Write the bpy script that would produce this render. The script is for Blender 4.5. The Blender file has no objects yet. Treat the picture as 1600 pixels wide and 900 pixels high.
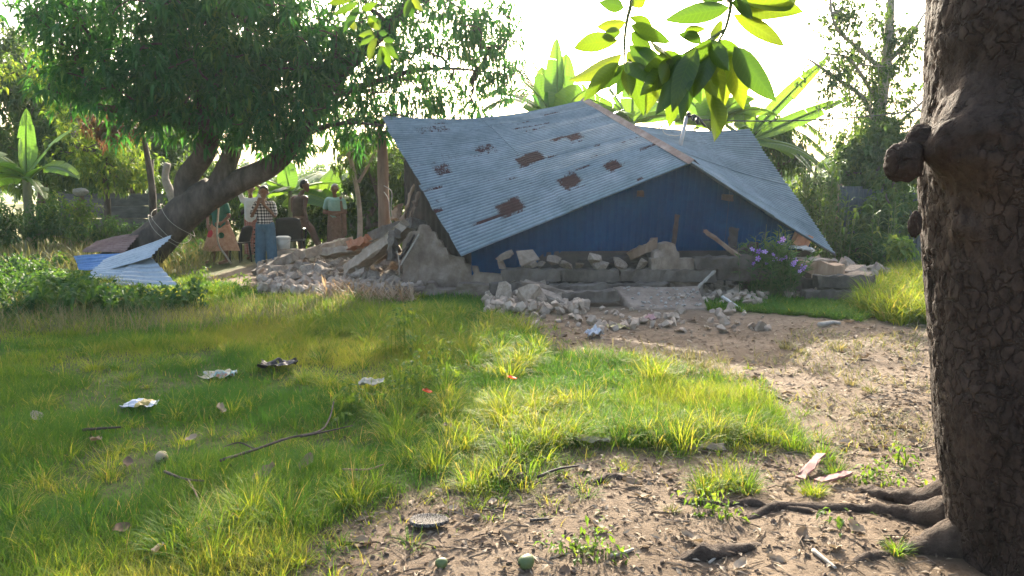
import bpy, bmesh, math, random
import numpy as np
from mathutils import Vector, Matrix, Euler

random.seed(11)
rng = np.random.default_rng(11)
S = bpy.context.scene
COL = S.collection
PI = math.pi

# ------------------------------------------------------------------ camera
CAM_H = 1.5
PITCH = math.atan(155 / 1155.6)
FPX = 1155.6                      # focal length in pixels of the 1600 px wide photograph
cd = bpy.data.cameras.new('camera')
cd.lens = 26.0; cd.sensor_width = 36.0; cd.sensor_fit = 'HORIZONTAL'
cd.clip_start = 0.05; cd.clip_end = 3000
cam = bpy.data.objects.new('camera', cd); COL.objects.link(cam)
cam.location = (0, 0, CAM_H); cam.rotation_euler = (PI / 2 - PITCH, 0, 0)
S.camera = cam

# ------------------------------------------------------------------ sky, sun, exposure
SUN_EL, SUN_AZ = math.radians(23.5), math.radians(3.0)     # azimuth from +Y towards +X
w = bpy.data.worlds.new('World'); S.world = w; w.use_nodes = True
nt = w.node_tree; nt.nodes.clear()
sky = nt.nodes.new('ShaderNodeTexSky'); sky.sky_type = 'NISHITA'; sky.sun_disc = False
sky.sun_elevation = SUN_EL; sky.sun_rotation = SUN_AZ
sky.air_density = 1.0; sky.dust_density = 7.0; sky.ozone_density = 1.0
bg = nt.nodes.new('ShaderNodeBackground'); bg.inputs['Strength'].default_value = 0.15
wo = nt.nodes.new('ShaderNodeOutputWorld')
nt.links.new(sky.outputs[0], bg.inputs[0]); nt.links.new(bg.outputs[0], wo.inputs[0])
sd = bpy.data.lights.new('sun', 'SUN'); sd.energy = 4.3; sd.angle = math.radians(0.6); sd.color = (1.0, 0.9, 0.74)
sun = bpy.data.objects.new('sun', sd); COL.objects.link(sun)
sdir = Vector((math.sin(SUN_AZ) * math.cos(SUN_EL), math.cos(SUN_AZ) * math.cos(SUN_EL), math.sin(SUN_EL)))
sun.rotation_euler = sdir.to_track_quat('Z', 'Y').to_euler(); sun.location = (0, 30, 20)
vs = S.view_settings
vs.view_transform = 'Standard'; vs.look = 'None'; vs.gamma = 1.0; vs.use_curve_mapping = False
vs.exposure = 2.22
S.render.engine = 'CYCLES'
S.cycles.max_bounces = 6; S.cycles.transparent_max_bounces = 6; S.cycles.diffuse_bounces = 3
S.cycles.glossy_bounces = 2; S.cycles.transmission_bounces = 4; S.cycles.caustics_reflective = False
S.cycles.sample_clamp_indirect = 6.0; S.cycles.volume_bounces = 1

# ------------------------------------------------------------------ helpers
def ray(px, py):
    a = (px - 800) / FPX; v = (450 - py) / FPX
    return np.array([a, math.cos(PITCH) + v * math.sin(PITCH), -math.sin(PITCH) + v * math.cos(PITCH)])
def P(px, py, Y):
    d = ray(px, py); return np.array([0, 0, CAM_H]) + d * (Y / d[1])
def G(px, py, z=0.0):
    d = ray(px, py); return np.array([0, 0, CAM_H]) + d * ((z - CAM_H) / d[2])
def m_px(px, Y):                 # metres that px pixels span at depth Y
    return px * Y / FPX

def _h(ix, iy, iz, seed):
    n = (ix * 374761393 + iy * 668265263 + iz * 1274126177 + seed * 974634) & 0xffffffff
    n = ((n ^ (n >> 13)) * 1103515245) & 0xffffffff
    n = ((n ^ (n >> 16)) * 668265263) & 0xffffffff
    return ((n ^ (n >> 15)) & 0xffff) / 65535.0
def vn(x, y, z=0.0, seed=0):
    x, y, z = np.broadcast_arrays(np.asarray(x, float), np.asarray(y, float), np.asarray(z, float))
    ix, iy, iz = [np.floor(a).astype(np.int64) for a in (x, y, z)]
    fx, fy, fz = x - ix, y - iy, z - iz
    fx, fy, fz = [a * a * (3 - 2 * a) for a in (fx, fy, fz)]
    r = 0
    for dx in (0, 1):
        for dy in (0, 1):
            for dz in (0, 1):
                wgt = (fx if dx else 1 - fx) * (fy if dy else 1 - fy) * (fz if dz else 1 - fz)
                r = r + wgt * _h(ix + dx, iy + dy, iz + dz, seed)
    return r
def fbm(x, y, z=0.0, o=4, seed=0):
    r = 0; a = 0.5; t = 0
    for i in range(o):
        r = r + a * vn(np.asarray(x) * 2 ** i, np.asarray(y) * 2 ** i, np.asarray(z) * 2 ** i, seed + i); t += a; a *= 0.5
    return r / t

def inpoly(x, y, poly):
    x = np.asarray(x); y = np.asarray(y); c = np.zeros(np.broadcast(x, y).shape, bool); n = len(poly)
    for i in range(n):
        x1, y1 = poly[i]; x2, y2 = poly[(i + 1) % n]
        if y1 == y2: continue
        c ^= ((y1 > y) != (y2 > y)) & (x < (x2 - x1) * (y - y1) / (y2 - y1) + x1)
    return c
def gpoly(pts): return [tuple(G(a, b)[:2]) for a, b in pts]

ORG = {}
class Acc:
    def __init__(s): s.V = []; s.F = {3: [], 4: []}; s.R = []; s.n = 0
    def add(s, v, f3=None, f4=None, r=0.5):
        v = np.asarray(v, float).reshape(-1, 3)
        for k, f in ((3, f3), (4, f4)):
            if f is not None and len(f): s.F[k].append(np.asarray(f, np.int64) + s.n)
        s.V.append(v); s.R.append(np.broadcast_to(np.asarray(r, float), (len(v),))); s.n += len(v)
        return s
    def obj(s, name, mat, parent=None, smooth=False, loc=None, attr=None):
        V = np.concatenate(s.V) if s.V else np.zeros((0, 3)); R = np.concatenate(s.R) if s.R else np.zeros(0)
        return mk(name, V, [np.concatenate(a) for a in s.F.values() if a], mat, parent, smooth, loc, {'rnd': R, **(attr or {})})

def mesh_from(name, V, faces, mat, smooth=False, attrs=None):
    me = bpy.data.meshes.new(name)
    V = np.asarray(V, np.float32)
    me.vertices.add(len(V)); me.vertices.foreach_set('co', V.ravel())
    loops = []; starts = []; k = 0
    for f in faces:
        f = np.asarray(f, np.int32)
        starts.append(k + np.arange(len(f)) * f.shape[1]); k += f.size; loops.append(f.ravel())
    if loops:
        loops = np.concatenate(loops).astype(np.int32); starts = np.concatenate(starts).astype(np.int32)
        me.loops.add(len(loops)); me.loops.foreach_set('vertex_index', loops)
        me.polygons.add(len(starts)); me.polygons.foreach_set('loop_start', starts)
        me.polygons.foreach_set('use_smooth', np.full(len(starts), bool(smooth)))
    me.update(calc_edges=True)
    for a, val in (attrs or {}).items():
        at = me.attributes.new(a, 'FLOAT', 'POINT'); at.data.foreach_set('value', np.asarray(val, np.float32))
    if mat: me.materials.append(mat)
    return me
def mk(name, V, faces, mat, parent=None, smooth=False, loc=None, attrs=None):
    V = np.asarray(V, float)
    if parent is not None: o3 = ORG[parent.name]
    elif loc is not None: o3 = np.asarray(loc, float)
    else: o3 = np.array([V[:, 0].mean(), V[:, 1].mean(), V[:, 2].min()])
    me = mesh_from(name, V - o3, faces, mat, smooth, attrs)
    o = bpy.data.objects.new(name, me); COL.objects.link(o)
    if parent is not None: o.parent = parent
    else: o.location = o3
    ORG[o.name] = o3
    return o
def tag(o, label, cat, group=None):
    o['label'] = label; o['category'] = cat
    if group: o['group'] = group
    return o
def stuff(o, label, cat): tag(o, label, cat); o['kind'] = 'stuff'; return o
def thing(name, label, cat, loc, group=None):
    o = bpy.data.objects.new(name, None); COL.objects.link(o); o.location = loc; o.empty_display_size = 0.2
    ORG[o.name] = np.asarray(loc, float); return tag(o, label, cat, group)
def place(name, me, loc, rot=(0, 0, 0), scale=(1, 1, 1), parent=None):
    o = bpy.data.objects.new(name, me); COL.objects.link(o)
    loc = np.asarray(loc, float)
    if parent is not None: o.parent = parent; o.location = loc - ORG[parent.name]
    else: o.location = loc
    o.rotation_euler = rot; o.scale = scale; ORG[o.name] = loc
    return o

def unit(v): v = np.asarray(v, float); return v / (np.linalg.norm(v, axis=-1, keepdims=True) + 1e-12)
def tube(pts, rad, sides=8, cap=True):
    pts = np.asarray(pts, float); n = len(pts); rad = np.broadcast_to(np.asarray(rad, float), (n,))
    T = np.zeros_like(pts); T[1:-1] = pts[2:] - pts[:-2]; T[0] = pts[1] - pts[0]; T[-1] = pts[-1] - pts[-2]; T = unit(T)
    ref = np.array([0, 0, 1.0]) if abs(T[0][2]) < 0.9 else np.array([1.0, 0, 0])
    a = np.linspace(0, 2 * PI, sides, endpoint=False); V = []
    u = unit(np.cross(T[0], ref))
    for i in range(n):
        u = unit(u - T[i] * np.dot(u, T[i])); v = np.cross(T[i], u)
        V.append(pts[i] + rad[i] * (np.cos(a)[:, None] * u + np.sin(a)[:, None] * v))
    V = np.concatenate(V); i, j = np.meshgrid(np.arange(n - 1), np.arange(sides), indexing='ij')
    j2 = (j + 1) % sides
    F4 = np.stack([i * sides + j, i * sides + j2, (i + 1) * sides + j2, (i + 1) * sides + j], -1).reshape(-1, 4)
    F3 = np.zeros((0, 3), int)
    if cap:
        m = len(V); V = np.vstack([V, pts[0], pts[-1]]); k = np.arange(sides); k2 = (k + 1) % sides
        F3 = np.vstack([np.stack([k2, k, np.full(sides, m)], -1), np.stack([(n - 1) * sides + k, (n - 1) * sides + k2, np.full(sides, m + 1)], -1)])
    return V, F3, F4
def smooth_path(pts, n):
    pts = np.asarray(pts, float); k = len(pts)
    if k == 2: t = np.linspace(0, 1, n)[:, None]; return pts[0] * (1 - t) + pts[1] * t
    ext = np.vstack([2 * pts[0] - pts[1], pts, 2 * pts[-1] - pts[-2]]); out = []
    for s in np.linspace(0, k - 1 - 1e-9, n):
        i = int(s); t = s - i; p0, p1, p2, p3 = ext[i:i + 4]
        out.append(0.5 * ((2 * p1) + (-p0 + p2) * t + (2 * p0 - 5 * p1 + 4 * p2 - p3) * t * t + (-p0 + 3 * p1 - 3 * p2 + p3) * t ** 3))
    return np.array(out)
BOXF = np.array([[0, 3, 2, 1], [4, 5, 6, 7], [0, 1, 5, 4], [1, 2, 6, 5], [2, 3, 7, 6], [3, 0, 4, 7]])
def boxv(c, s, R=None):
    c = np.asarray(c, float); s = np.asarray(s, float) / 2
    v = np.array([[-1, -1, -1], [1, -1, -1], [1, 1, -1], [-1, 1, -1], [-1, -1, 1], [1, -1, 1], [1, 1, 1], [-1, 1, 1]]) * s
    if R is not None: v = v @ np.array(R).T
    return v + c
def beam_between(p0, p1, wd, ht, n=10, rough=0.012, seed=0, up=(0, 0, 1)):
    """a bar of rectangular section between two points with a slightly broken surface"""
    p0 = np.asarray(p0, float); p1 = np.asarray(p1, float); d = unit(p1 - p0); s = unit(np.cross(d, up)); u = np.cross(s, d)
    prof = np.array([[-1, -1], [-.9, -1], [.9, -1], [1, -.9], [1, .9], [.9, 1], [-.9, 1], [-1, .9]]) * [wd / 2, ht / 2]
    V = []; r = np.random.default_rng(seed)
    for i in range(n):
        t = i / (n - 1); c = p0 * (1 - t) + p1 * t
        if 0 < i < n - 1: c = c + d * r.normal(0, rough * .5)
        for a, b in prof: V.append(c + s * (a + r.normal(0, rough)) + u * (b + r.normal(0, rough)) + (d * r.normal(0, rough * 2) if i in (0, n - 1) else 0))
    V = np.array(V); k = 8
    i, j = np.meshgrid(np.arange(n - 1), np.arange(k), indexing='ij'); j2 = (j + 1) % k
    F4 = np.stack([i * k + j, i * k + j2, (i + 1) * k + j2, (i + 1) * k + j], -1).reshape(-1, 4)
    F3 = [[0, a + 1, a] for a in range(1, k - 1)] + [[(n - 1) * k, (n - 1) * k + a, (n - 1) * k + a + 1] for a in range(1, k - 1)]
    return V, F3, F4

def leaves_arr(pos, d, L, W, droop=0.25, fold=0.3, roll=None):
    """n small leaves: 5 vertices, 4 triangles each, folded on the midrib and bent at the tip"""
    n = len(pos); d = unit(d); L = np.broadcast_to(L, (n,))[:, None]; W = np.broadcast_to(W, (n,))[:, None]
    ref = np.tile([0, 0, 1.0], (n, 1)) + rng.normal(0, .35, (n, 3)) if roll is None else roll
    s = unit(np.cross(d, ref)); nn = np.cross(s, d)
    dz = np.array([0, 0, 1.0])
    b = pos; c = pos + d * L * .48 + nn * L * .04; l = pos + d * L * .42 - s * W / 2 + nn * fold * W; r_ = pos + d * L * .42 + s * W / 2 + nn * fold * W
    t = pos + d * L - dz * droop * L
    V = np.stack([b, l, c, r_, t], 1).reshape(-1, 3)
    F = np.array([[0, 2, 1], [0, 3, 2], [1, 2, 4], [2, 3, 4]]); F = (np.arange(n) * 5)[:, None, None] + F[None]
    return V, F.reshape(-1, 3)

# ------------------------------------------------------------------ materials
def _new(name):
    m = bpy.data.materials.new(name); m.use_nodes = True; t = m.node_tree
    return m, t, t.nodes['Principled BSDF'], t.nodes['Material Output']
def _ramp(t, cols, pos=None, interp='LINEAR'):
    r = t.nodes.new('ShaderNodeValToRGB'); r.color_ramp.interpolation = interp
    e = r.color_ramp.elements; n = len(cols)
    while len(e) < n: e.new(0.5)
    for i, c in enumerate(cols): e[i].position = pos[i] if pos else i / max(1, n - 1); e[i].color = (*c, 1)
    return r
def _noise(t, scale, detail=6, rough=.6, stretch=None, coord='Object', dist=0.0):
    n = t.nodes.new('ShaderNodeTexNoise'); n.inputs['Scale'].default_value = scale; n.inputs['Detail'].default_value = detail
    n.inputs['Roughness'].default_value = rough; n.inputs['Distortion'].default_value = dist
    tc = t.nodes.new('ShaderNodeTexCoord'); src = tc.outputs[coord]
    if stretch:
        mp = t.nodes.new('ShaderNodeMapping'); mp.inputs['Scale'].default_value = stretch
        t.links.new(src, mp.inputs[0]); src = mp.outputs[0]
    t.links.new(src, n.inputs['Vector']); return n
def _mix(t, a, b, f, mode='MIX'):
    m = t.nodes.new('ShaderNodeMix'); m.data_type = 'RGBA'; m.blend_type = mode
    for sock, val in ((m.inputs[6], a), (m.inputs[7], b), (m.inputs[0], f)):
        if isinstance(val, (int, float)): sock.default_value = val
        elif isinstance(val, tuple): sock.default_value = (*val, 1) if len(val) == 3 else val
        else: t.links.new(val, sock)
    return m.outputs[2]
def _attr(t, name):
    a = t.nodes.new('ShaderNodeAttribute'); a.attribute_name = name; return a.outputs['Fac']
def _math(t, op, a, b=0.0, c=None):
    m = t.nodes.new('ShaderNodeMath'); m.operation = op
    for i, val in enumerate((a, b, c)):
        if val is None: continue
        if isinstance(val, (int, float)): m.inputs[i].default_value = val
        else: t.links.new(val, m.inputs[i])
    return m.outputs[0]
def _bump(t, bsdf, h, strength, dist):
    b = t.nodes.new('ShaderNodeBump'); b.inputs['Strength'].default_value = strength; b.inputs['Distance'].default_value = dist
    t.links.new(h, b.inputs['Height']); t.links.new(b.outputs[0], bsdf.inputs['Normal']); return b
def M(name, cols, scale=5, rough=.85, bump=.4, bscale=None, bdist=.01, stretch=None, rand=0.0, metal=0.0, spec=.3, pos=None, detail=6):
    m, t, b, o = _new(name)
    n = _noise(t, scale, detail, .65, stretch); r = _ramp(t, cols, pos or [.3 + .4 * i / max(1, len(cols) - 1) for i in range(len(cols))])
    t.links.new(n.outputs['Fac'], r.inputs[0]); c = r.outputs[0]
    if rand:
        oi = t.nodes.new('ShaderNodeObjectInfo'); hs = t.nodes.new('ShaderNodeHueSaturation')
        mr = t.nodes.new('ShaderNodeMapRange'); mr.inputs[3].default_value = 1 - rand; mr.inputs[4].default_value = 1 + rand
        t.links.new(oi.outputs['Random'], mr.inputs[0]); t.links.new(mr.outputs[0], hs.inputs['Value']); t.links.new(c, hs.inputs['Color']); c = hs.outputs[0]
    t.links.new(c, b.inputs['Base Color']); b.inputs['Roughness'].default_value = rough; b.inputs['Metallic'].default_value = metal
    b.inputs['Specular IOR Level'].default_value = spec
    if bump:
        n2 = _noise(t, bscale or scale * 6, 8, .7, stretch); _bump(t, b, n2.outputs['Fac'], bump, bdist)
    return m
def ML(name, cols, trans=.45, tint=(1.7, 1.6, .55), rough=.55, spec=.22, pos=None, vein=False):
    """leaf or blade: colour by its own random value, light passes through it"""
    m, t, b, o = _new(name)
    r = _ramp(t, cols, pos); t.links.new(_attr(t, 'rnd'), r.inputs[0]); c = r.outputs[0]
    if vein:
        a = _attr(t, 'lv'); wv = _math(t, 'FRACT', a); tri = _math(t, 'ABSOLUTE', _math(t, 'SUBTRACT', wv, .5))
        k = _math(t, 'SMOOTH_MIN', _math(t, 'MULTIPLY', tri, 6.0), 1.0, .2); mid = _math(t, 'MINIMUM', _math(t, 'MULTIPLY', _attr(t, 'lu'), 14.0), 1.0)
        k = _math(t, 'MINIMUM', k, mid)
        c = _mix(t, _mix(t, c, (1.25, 1.2, .95), 1.0, 'MULTIPLY'), c, k)
    t.links.new(c, b.inputs['Base Color']); b.inputs['Roughness'].default_value = rough; b.inputs['Specular IOR Level'].default_value = spec
    tr = t.nodes.new('ShaderNodeBsdfTranslucent'); t.links.new(_mix(t, c, tint, 1.0, 'MULTIPLY'), tr.inputs[0])
    ms = t.nodes.new('ShaderNodeMixShader'); ms.inputs[0].default_value = trans
    t.links.new(b.outputs[0], ms.inputs[1]); t.links.new(tr.outputs[0], ms.inputs[2]); t.links.new(ms.outputs[0], o.inputs['Surface'])
    return m

MAT = {}
MAT['bark'] = M('bark_brown', [(.035, .027, .022), (.08, .062, .05), (.14, .112, .09)], 6, .95, .9, 26, .02, (1, 1, .35))
MAT['bark_pale'] = M('bark_pale', [(.2, .17, .14), (.36, .31, .26)], 8, .9, .5, 30, .01)
MAT['wood'] = M('weathered_wood', [(.11, .068, .045), (.19, .125, .085), (.26, .19, .13)], 7, .85, .5, 40, .006, (1, 1, .2))
MAT['wood_new'] = M('pale_timber', [(.26, .16, .095), (.37, .25, .16)], 5, .8, .4, 40, .004, (3, 3, .4))
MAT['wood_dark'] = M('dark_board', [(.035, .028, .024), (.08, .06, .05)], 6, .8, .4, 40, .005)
MAT['concrete'] = M('grey_masonry', [(.19, .145, .107), (.285, .225, .17), (.38, .315, .25)], 7, .95, .8, 40, .012, rand=.22)
MAT['concrete_warm'] = M('brown_masonry', [(.13, .095, .07), (.21, .16, .12), (.29, .235, .185)], 5, .95, .9, 36, .014, rand=.15)
MAT['plaster'] = M('soiled_plaster', [(.085, .065, .05), (.15, .12, .095), (.25, .21, .17)], 7, .95, 1.0, 34, .03)
MAT['block'] = M('foundation_block', [(.065, .05, .04), (.105, .085, .07), (.16, .135, .11)], 5, .95, .9, 38, .012, rand=.22)
MAT['brick'] = M('orange_brick', [(.36, .15, .08), (.5, .26, .16)], 8, .9, .6, 40, .008)
MAT['white'] = M('white_plastic', [(.42, .4, .37), (.52, .51, .48)], 6, .5, .1, 30, .003)
MAT['dark_plastic'] = M('dark_plastic', [(.012, .011, .012), (.03, .026, .026)], 6, .4, .1, 30, .003)
MAT['rope'] = M('pale_rope', [(.26, .23, .19), (.4, .36, .3)], 40, .9, .4, 90, .004)
MAT['metal'] = M('galvanised_pipe', [(.3, .29, .28), (.46, .44, .42)], 8, .5, .3, 40, .003, metal=.4)
MAT['blackwire'] = M('black_cable', [(.015, .015, .016), (.04, .04, .04)], 10, .6, .2)
MAT['crown'] = ML('mango_leaf', [(.022, .078, .032), (.042, .122, .04), (.075, .16, .042), (.14, .2, .045)], .46, (1.3, 1.6, .65), pos=[0, .5, .85, 1])
MAT['leaf_mid'] = ML('mid_green_leaf', [(.025, .06, .022), (.05, .1, .03), (.1, .15, .035)], .45)
MAT['leaf_light'] = ML('light_green_leaf', [(.05, .1, .03), (.09, .16, .035), (.18, .22, .05)], .5)
MAT['leaf_brown'] = ML('browning_leaf', [(.085, .045, .03), (.12, .065, .04), (.07, .085, .03)], .35, (1.4, 1.2, .8))
MAT['banana'] = ML('banana_leaf', [(.05, .11, .035), (.085, .17, .04), (.13, .2, .05)], .5, (1.6, 1.6, .5), .4, .4, vein=True)
MAT['big_leaf'] = ML('broad_mango_leaf', [(.02, .055, .02), (.05, .1, .024), (.12, .165, .03)], .52, (1.8, 1.65, .4), .35, .45, vein=True)
MAT['grass'] = ML('grass_blade', [(.052, .138, .032), (.105, .19, .036), (.2, .255, .042), (.32, .27, .12)], .5, (1.6, 1.4, .42), .6, .1, pos=[0, .45, .82, 1])
MAT['grass_dry'] = ML('dry_grass', [(.1, .13, .05), (.18, .175, .08), (.27, .23, .13)], .4, (1.3, 1.2, .7), .6, .2)
MAT['straw'] = ML('straw', [(.26, .17, .1), (.34, .245, .155), (.42, .33, .23)], .35, (1.2, 1.05, .8), .7, .2)
MAT['weed'] = ML('weed_leaf', [(.025, .07, .028), (.05, .11, .035), (.1, .16, .045)], .42)
MAT['stem'] = M('green_stem', [(.06, .09, .03), (.14, .16, .06)], 8, .7, .2)
MAT['pstem'] = M('banana_stem', [(.1, .09, .05), (.17, .18, .08), (.3, .27, .18)], 4, .7, .4, 30, .01, (1, 1, .25))

# ================================================================== GROUND
LAWN = gpoly([(-500, 400), (-100, 405), (300, 432), (420, 462), (560, 470), (700, 452), (770, 478), (830, 520), (870, 558), (980, 562), (1100, 575), (1190, 620),
              (1255, 675), (1290, 712), (1200, 695), (1080, 702), (985, 692), (880, 702), (830, 745), (780, 770), (700, 757), (640, 777), (560, 805), (490, 840), (445, 900), (420, 1000), (-900, 1000)])
TALL = gpoly([(440, 510), (640, 486), (760, 492), (830, 522), (880, 560), (1000, 562), (1120, 582), (1200, 630), (1255, 682), (1080, 700), (980, 690), (880, 700), (800, 750), (700, 750), (640, 720), (600, 660), (510, 640), (480, 560)])
STRIP = gpoly([(1085, 476), (1180, 468), (1350, 474), (1372, 490), (1340, 502), (1200, 492), (1110, 486)])
RGRASS = gpoly([(1358, 462), (1402, 430), (1600, 425), (1600, 505), (1400, 508), (1350, 488)])
TRUNK_X, TRUNK_Y = 2.12, 2.74
def warp(x, y): return x + .35 * (fbm(x * 2.2, y * 2.2, 3.3, 3, 5) - .5), y + .5 * (fbm(x * 2.2, y * 2.2, 8.1, 3, 9) - .5)
def grassness(x, y):
    wx, wy = warp(x, y); g = np.zeros(np.broadcast(x, y).shape)
    for pl in (LAWN, STRIP, RGRASS): g = np.maximum(g, inpoly(wx, wy, pl).astype(float))
    g = np.where((x < -5.2) & (y > 9), 1, g)
    return g
def hgt(x, y):
    x = np.asarray(x, float); y = np.asarray(y, float)
    near = np.clip(1.2 - np.hypot(x, y - 4) / 14, 0, 1)
    z = .07 * (fbm(x * .7, y * .7, 0, 3, 21) - .5) * near
    z = z + .022 * (fbm(x * 5, y * 5, 0, 3, 31) - .5) * near + .013 * (fbm(x * 22, y * 22, 0, 2, 41) - .5) * near
    d = np.hypot(x - TRUNK_X + .1, (y - TRUNK_Y)); z = z + .05 * np.exp(-(d / .8) ** 2)
    gx, gy = G(700, 490)[:2]; z = z + .03 * np.exp(-(((x - gx) / 1.6) ** 2 + ((y - gy) / .9) ** 2))
    return z
def gz(p): return float(hgt(p[0], p[1]))
def GG(px, py, dz=0.0): p = G(px, py); p[2] = gz(p) + dz; return p

def axis(a, b, step, far_lo, far_hi, g=1.25):
    m = list(np.arange(a, b, step)); s = step; x = m[-1]
    while x < far_hi: s *= g; x += s; m.append(x)
    s = step; x = m[0]; lo = []
    while x > far_lo: s *= g; x -= s; lo.append(x)
    return np.array(lo[::-1] + m)
gx = axis(-5.0, 5.0, .032, -900, 900); ya = []
yv = 2.3
while yv < 12: ya.append(yv); yv += .012 + .0045 * yv
gy = axis(0, .1, .05, 0, 1); gy = np.concatenate([np.array([-60, -20, -8, -3, 0, 1.2, 1.9]), ya, yv + np.cumsum(.1 * 1.16 ** np.arange(48))])
X, Y = np.meshgrid(gx, gy); Z = hgt(X, Y)
V = np.stack([X, Y, Z], -1).reshape(-1, 3); nx, ny = len(gx), len(gy)
i, j = np.meshgrid(np.arange(ny - 1), np.arange(nx - 1), indexing='ij')
F = np.stack([i * nx + j, i * nx + j + 1, (i + 1) * nx + j + 1, (i + 1) * nx + j], -1).reshape(-1, 4)
gr = np.mean([grassness(X + a, Y + b_) for a, b_ in ((0, 0), (.12, .05), (-.12, -.06), (.05, -.14), (-.06, .15))], 0).ravel(); far = np.clip((np.hypot(X, Y) - 20) / 10, 0, 1).ravel()
m, t, b, o = _new('bare_soil')
n1 = _noise(t, 1.3, 5); n2 = _noise(t, 17, 8, .7); n3 = _noise(t, 60, 4, .6)
r1 = _ramp(t, [(.1, .071, .047), (.168, .125, .086), (.225, .172, .122)], [.3, .5, .7]); t.links.new(n1.outputs[0], r1.inputs[0])
r2 = _ramp(t, [(.5, .45, .4), (1, 1, 1), (1.22, 1.2, 1.16)], [.34, .5, .7]); t.links.new(n2.outputs[0], r2.inputs[0])
dirt = _mix(t, r1.outputs[0], r2.outputs[0], .85, 'MULTIPLY')
r3 = _ramp(t, [(0, 0, 0), (1, 1, 1)], [.66, .74]); t.links.new(n3.outputs[0], r3.inputs[0])
dirt = _mix(t, dirt, (.3, .24, .17), _math(t, 'MULTIPLY', r3.outputs[0], .6))
und = _ramp(t, [(.045, .06, .022), (.075, .09, .032), (.13, .115, .055)], [.35, .5, .68]); t.links.new(n2.outputs[0], und.inputs[0])
c = _mix(t, dirt, und.outputs[0], _math(t, 'MULTIPLY', _attr(t, 'grass'), .9))
nf = _noise(t, .12, 5); rf = _ramp(t, [(.16, .17, .06), (.33, .29, .15)], [.4, .6]); t.links.new(nf.outputs[0], rf.inputs[0])
c = _mix(t, c, rf.outputs[0], _attr(t, 'far'))
t.links.new(c, b.inputs['Base Color']); b.inputs['Roughness'].default_value = .95; b.inputs['Specular IOR Level'].default_value = .15
nb = _noise(t, 45, 10, .75); _bump(t, b, nb.outputs[0], .9, .02)
ground = mk('ground', V, [F], m, None, True, (0, 0, 0), {'grass': gr, 'far': far}); ground['kind'] = 'structure'

# ================================================================== COLLAPSED HOUSE
def bil(c00, c10, c01, c11, u, v):      # u: front->back, v: ridge->eave
    u = u[..., None]; v = v[..., None]
    return (c00 * (1 - u) + c10 * u) * (1 - v) + (c01 * (1 - u) + c11 * u) * v
def project(p):
    p = np.asarray(p, float); x, y, z = p[..., 0], p[..., 1], p[..., 2] - CAM_H
    dep = y * math.cos(PITCH) - z * math.sin(PITCH); up = y * math.sin(PITCH) + z * math.cos(PITCH)
    return 800 + FPX * x / dep, 450 - FPX * up / dep
rA, rB, rC, rD = P(595, 182, 13.0), P(915, 158, 13.8), P(1082, 256, 10.5), P(720, 402, 10.0)
rE, rF = P(1308, 401, 10.8), P(1170, 203, 13.3)
tt = np.linspace(0, 1, 500)[:, None]; ln = rB * (1 - tt) + rC * tt; rB2 = ln[np.argmin(np.abs(project(ln)[0] - 978))]
def left_surf(u, v):
    p = bil(rC, rB, rD, rA, u, v); p[..., 2] -= .17 * np.sin(PI * np.clip(v, 0, 1)) * np.clip(u, 0, 1) ** 2; return p
def right_surf(u, v):
    p = bil(rC - [0, 0, .02], rB2 - [0, 0, .02], rE, rF, u, v); p[..., 2] -= .05 * np.sin(PI * v) * (.4 + u); return p
def corr_sheet(surf, u0, u1, v0, v1, nwave, amp, lift, per=6, nv=30, uof=0, edge=0.0):
    nu = int(round((u1 - u0) * nwave * per)) + 1
    u, v = np.meshgrid(np.linspace(u0, u1, nu), np.linspace(v0, v1, nv), indexing='ij')
    if edge: v = v + edge * (vn(u * nwave * .35, 0 * u, 0, uof) - .5) * (v > .9)
    p = surf(u, v); e = 1e-3
    n = unit(np.cross(surf(u + e, v) - p, surf(u, v + e) - p)); n = np.where(n[..., 2:3] < 0, -n, n)
    ph = 2 * PI * nwave * u
    p = p + n * (amp * np.cos(ph) + lift + .004 * (vn(u * 9 + uof, v * 5, 0, 77) - .5))[..., None]
    i, j = np.meshgrid(np.arange(nu - 1), np.arange(nv - 1), indexing='ij')
    F = np.stack([i * nv + j, (i + 1) * nv + j, (i + 1) * nv + j + 1, i * nv + j + 1], -1).reshape(-1, 4)
    return p.reshape(-1, 3), F, u.ravel(), v.ravel()

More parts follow.
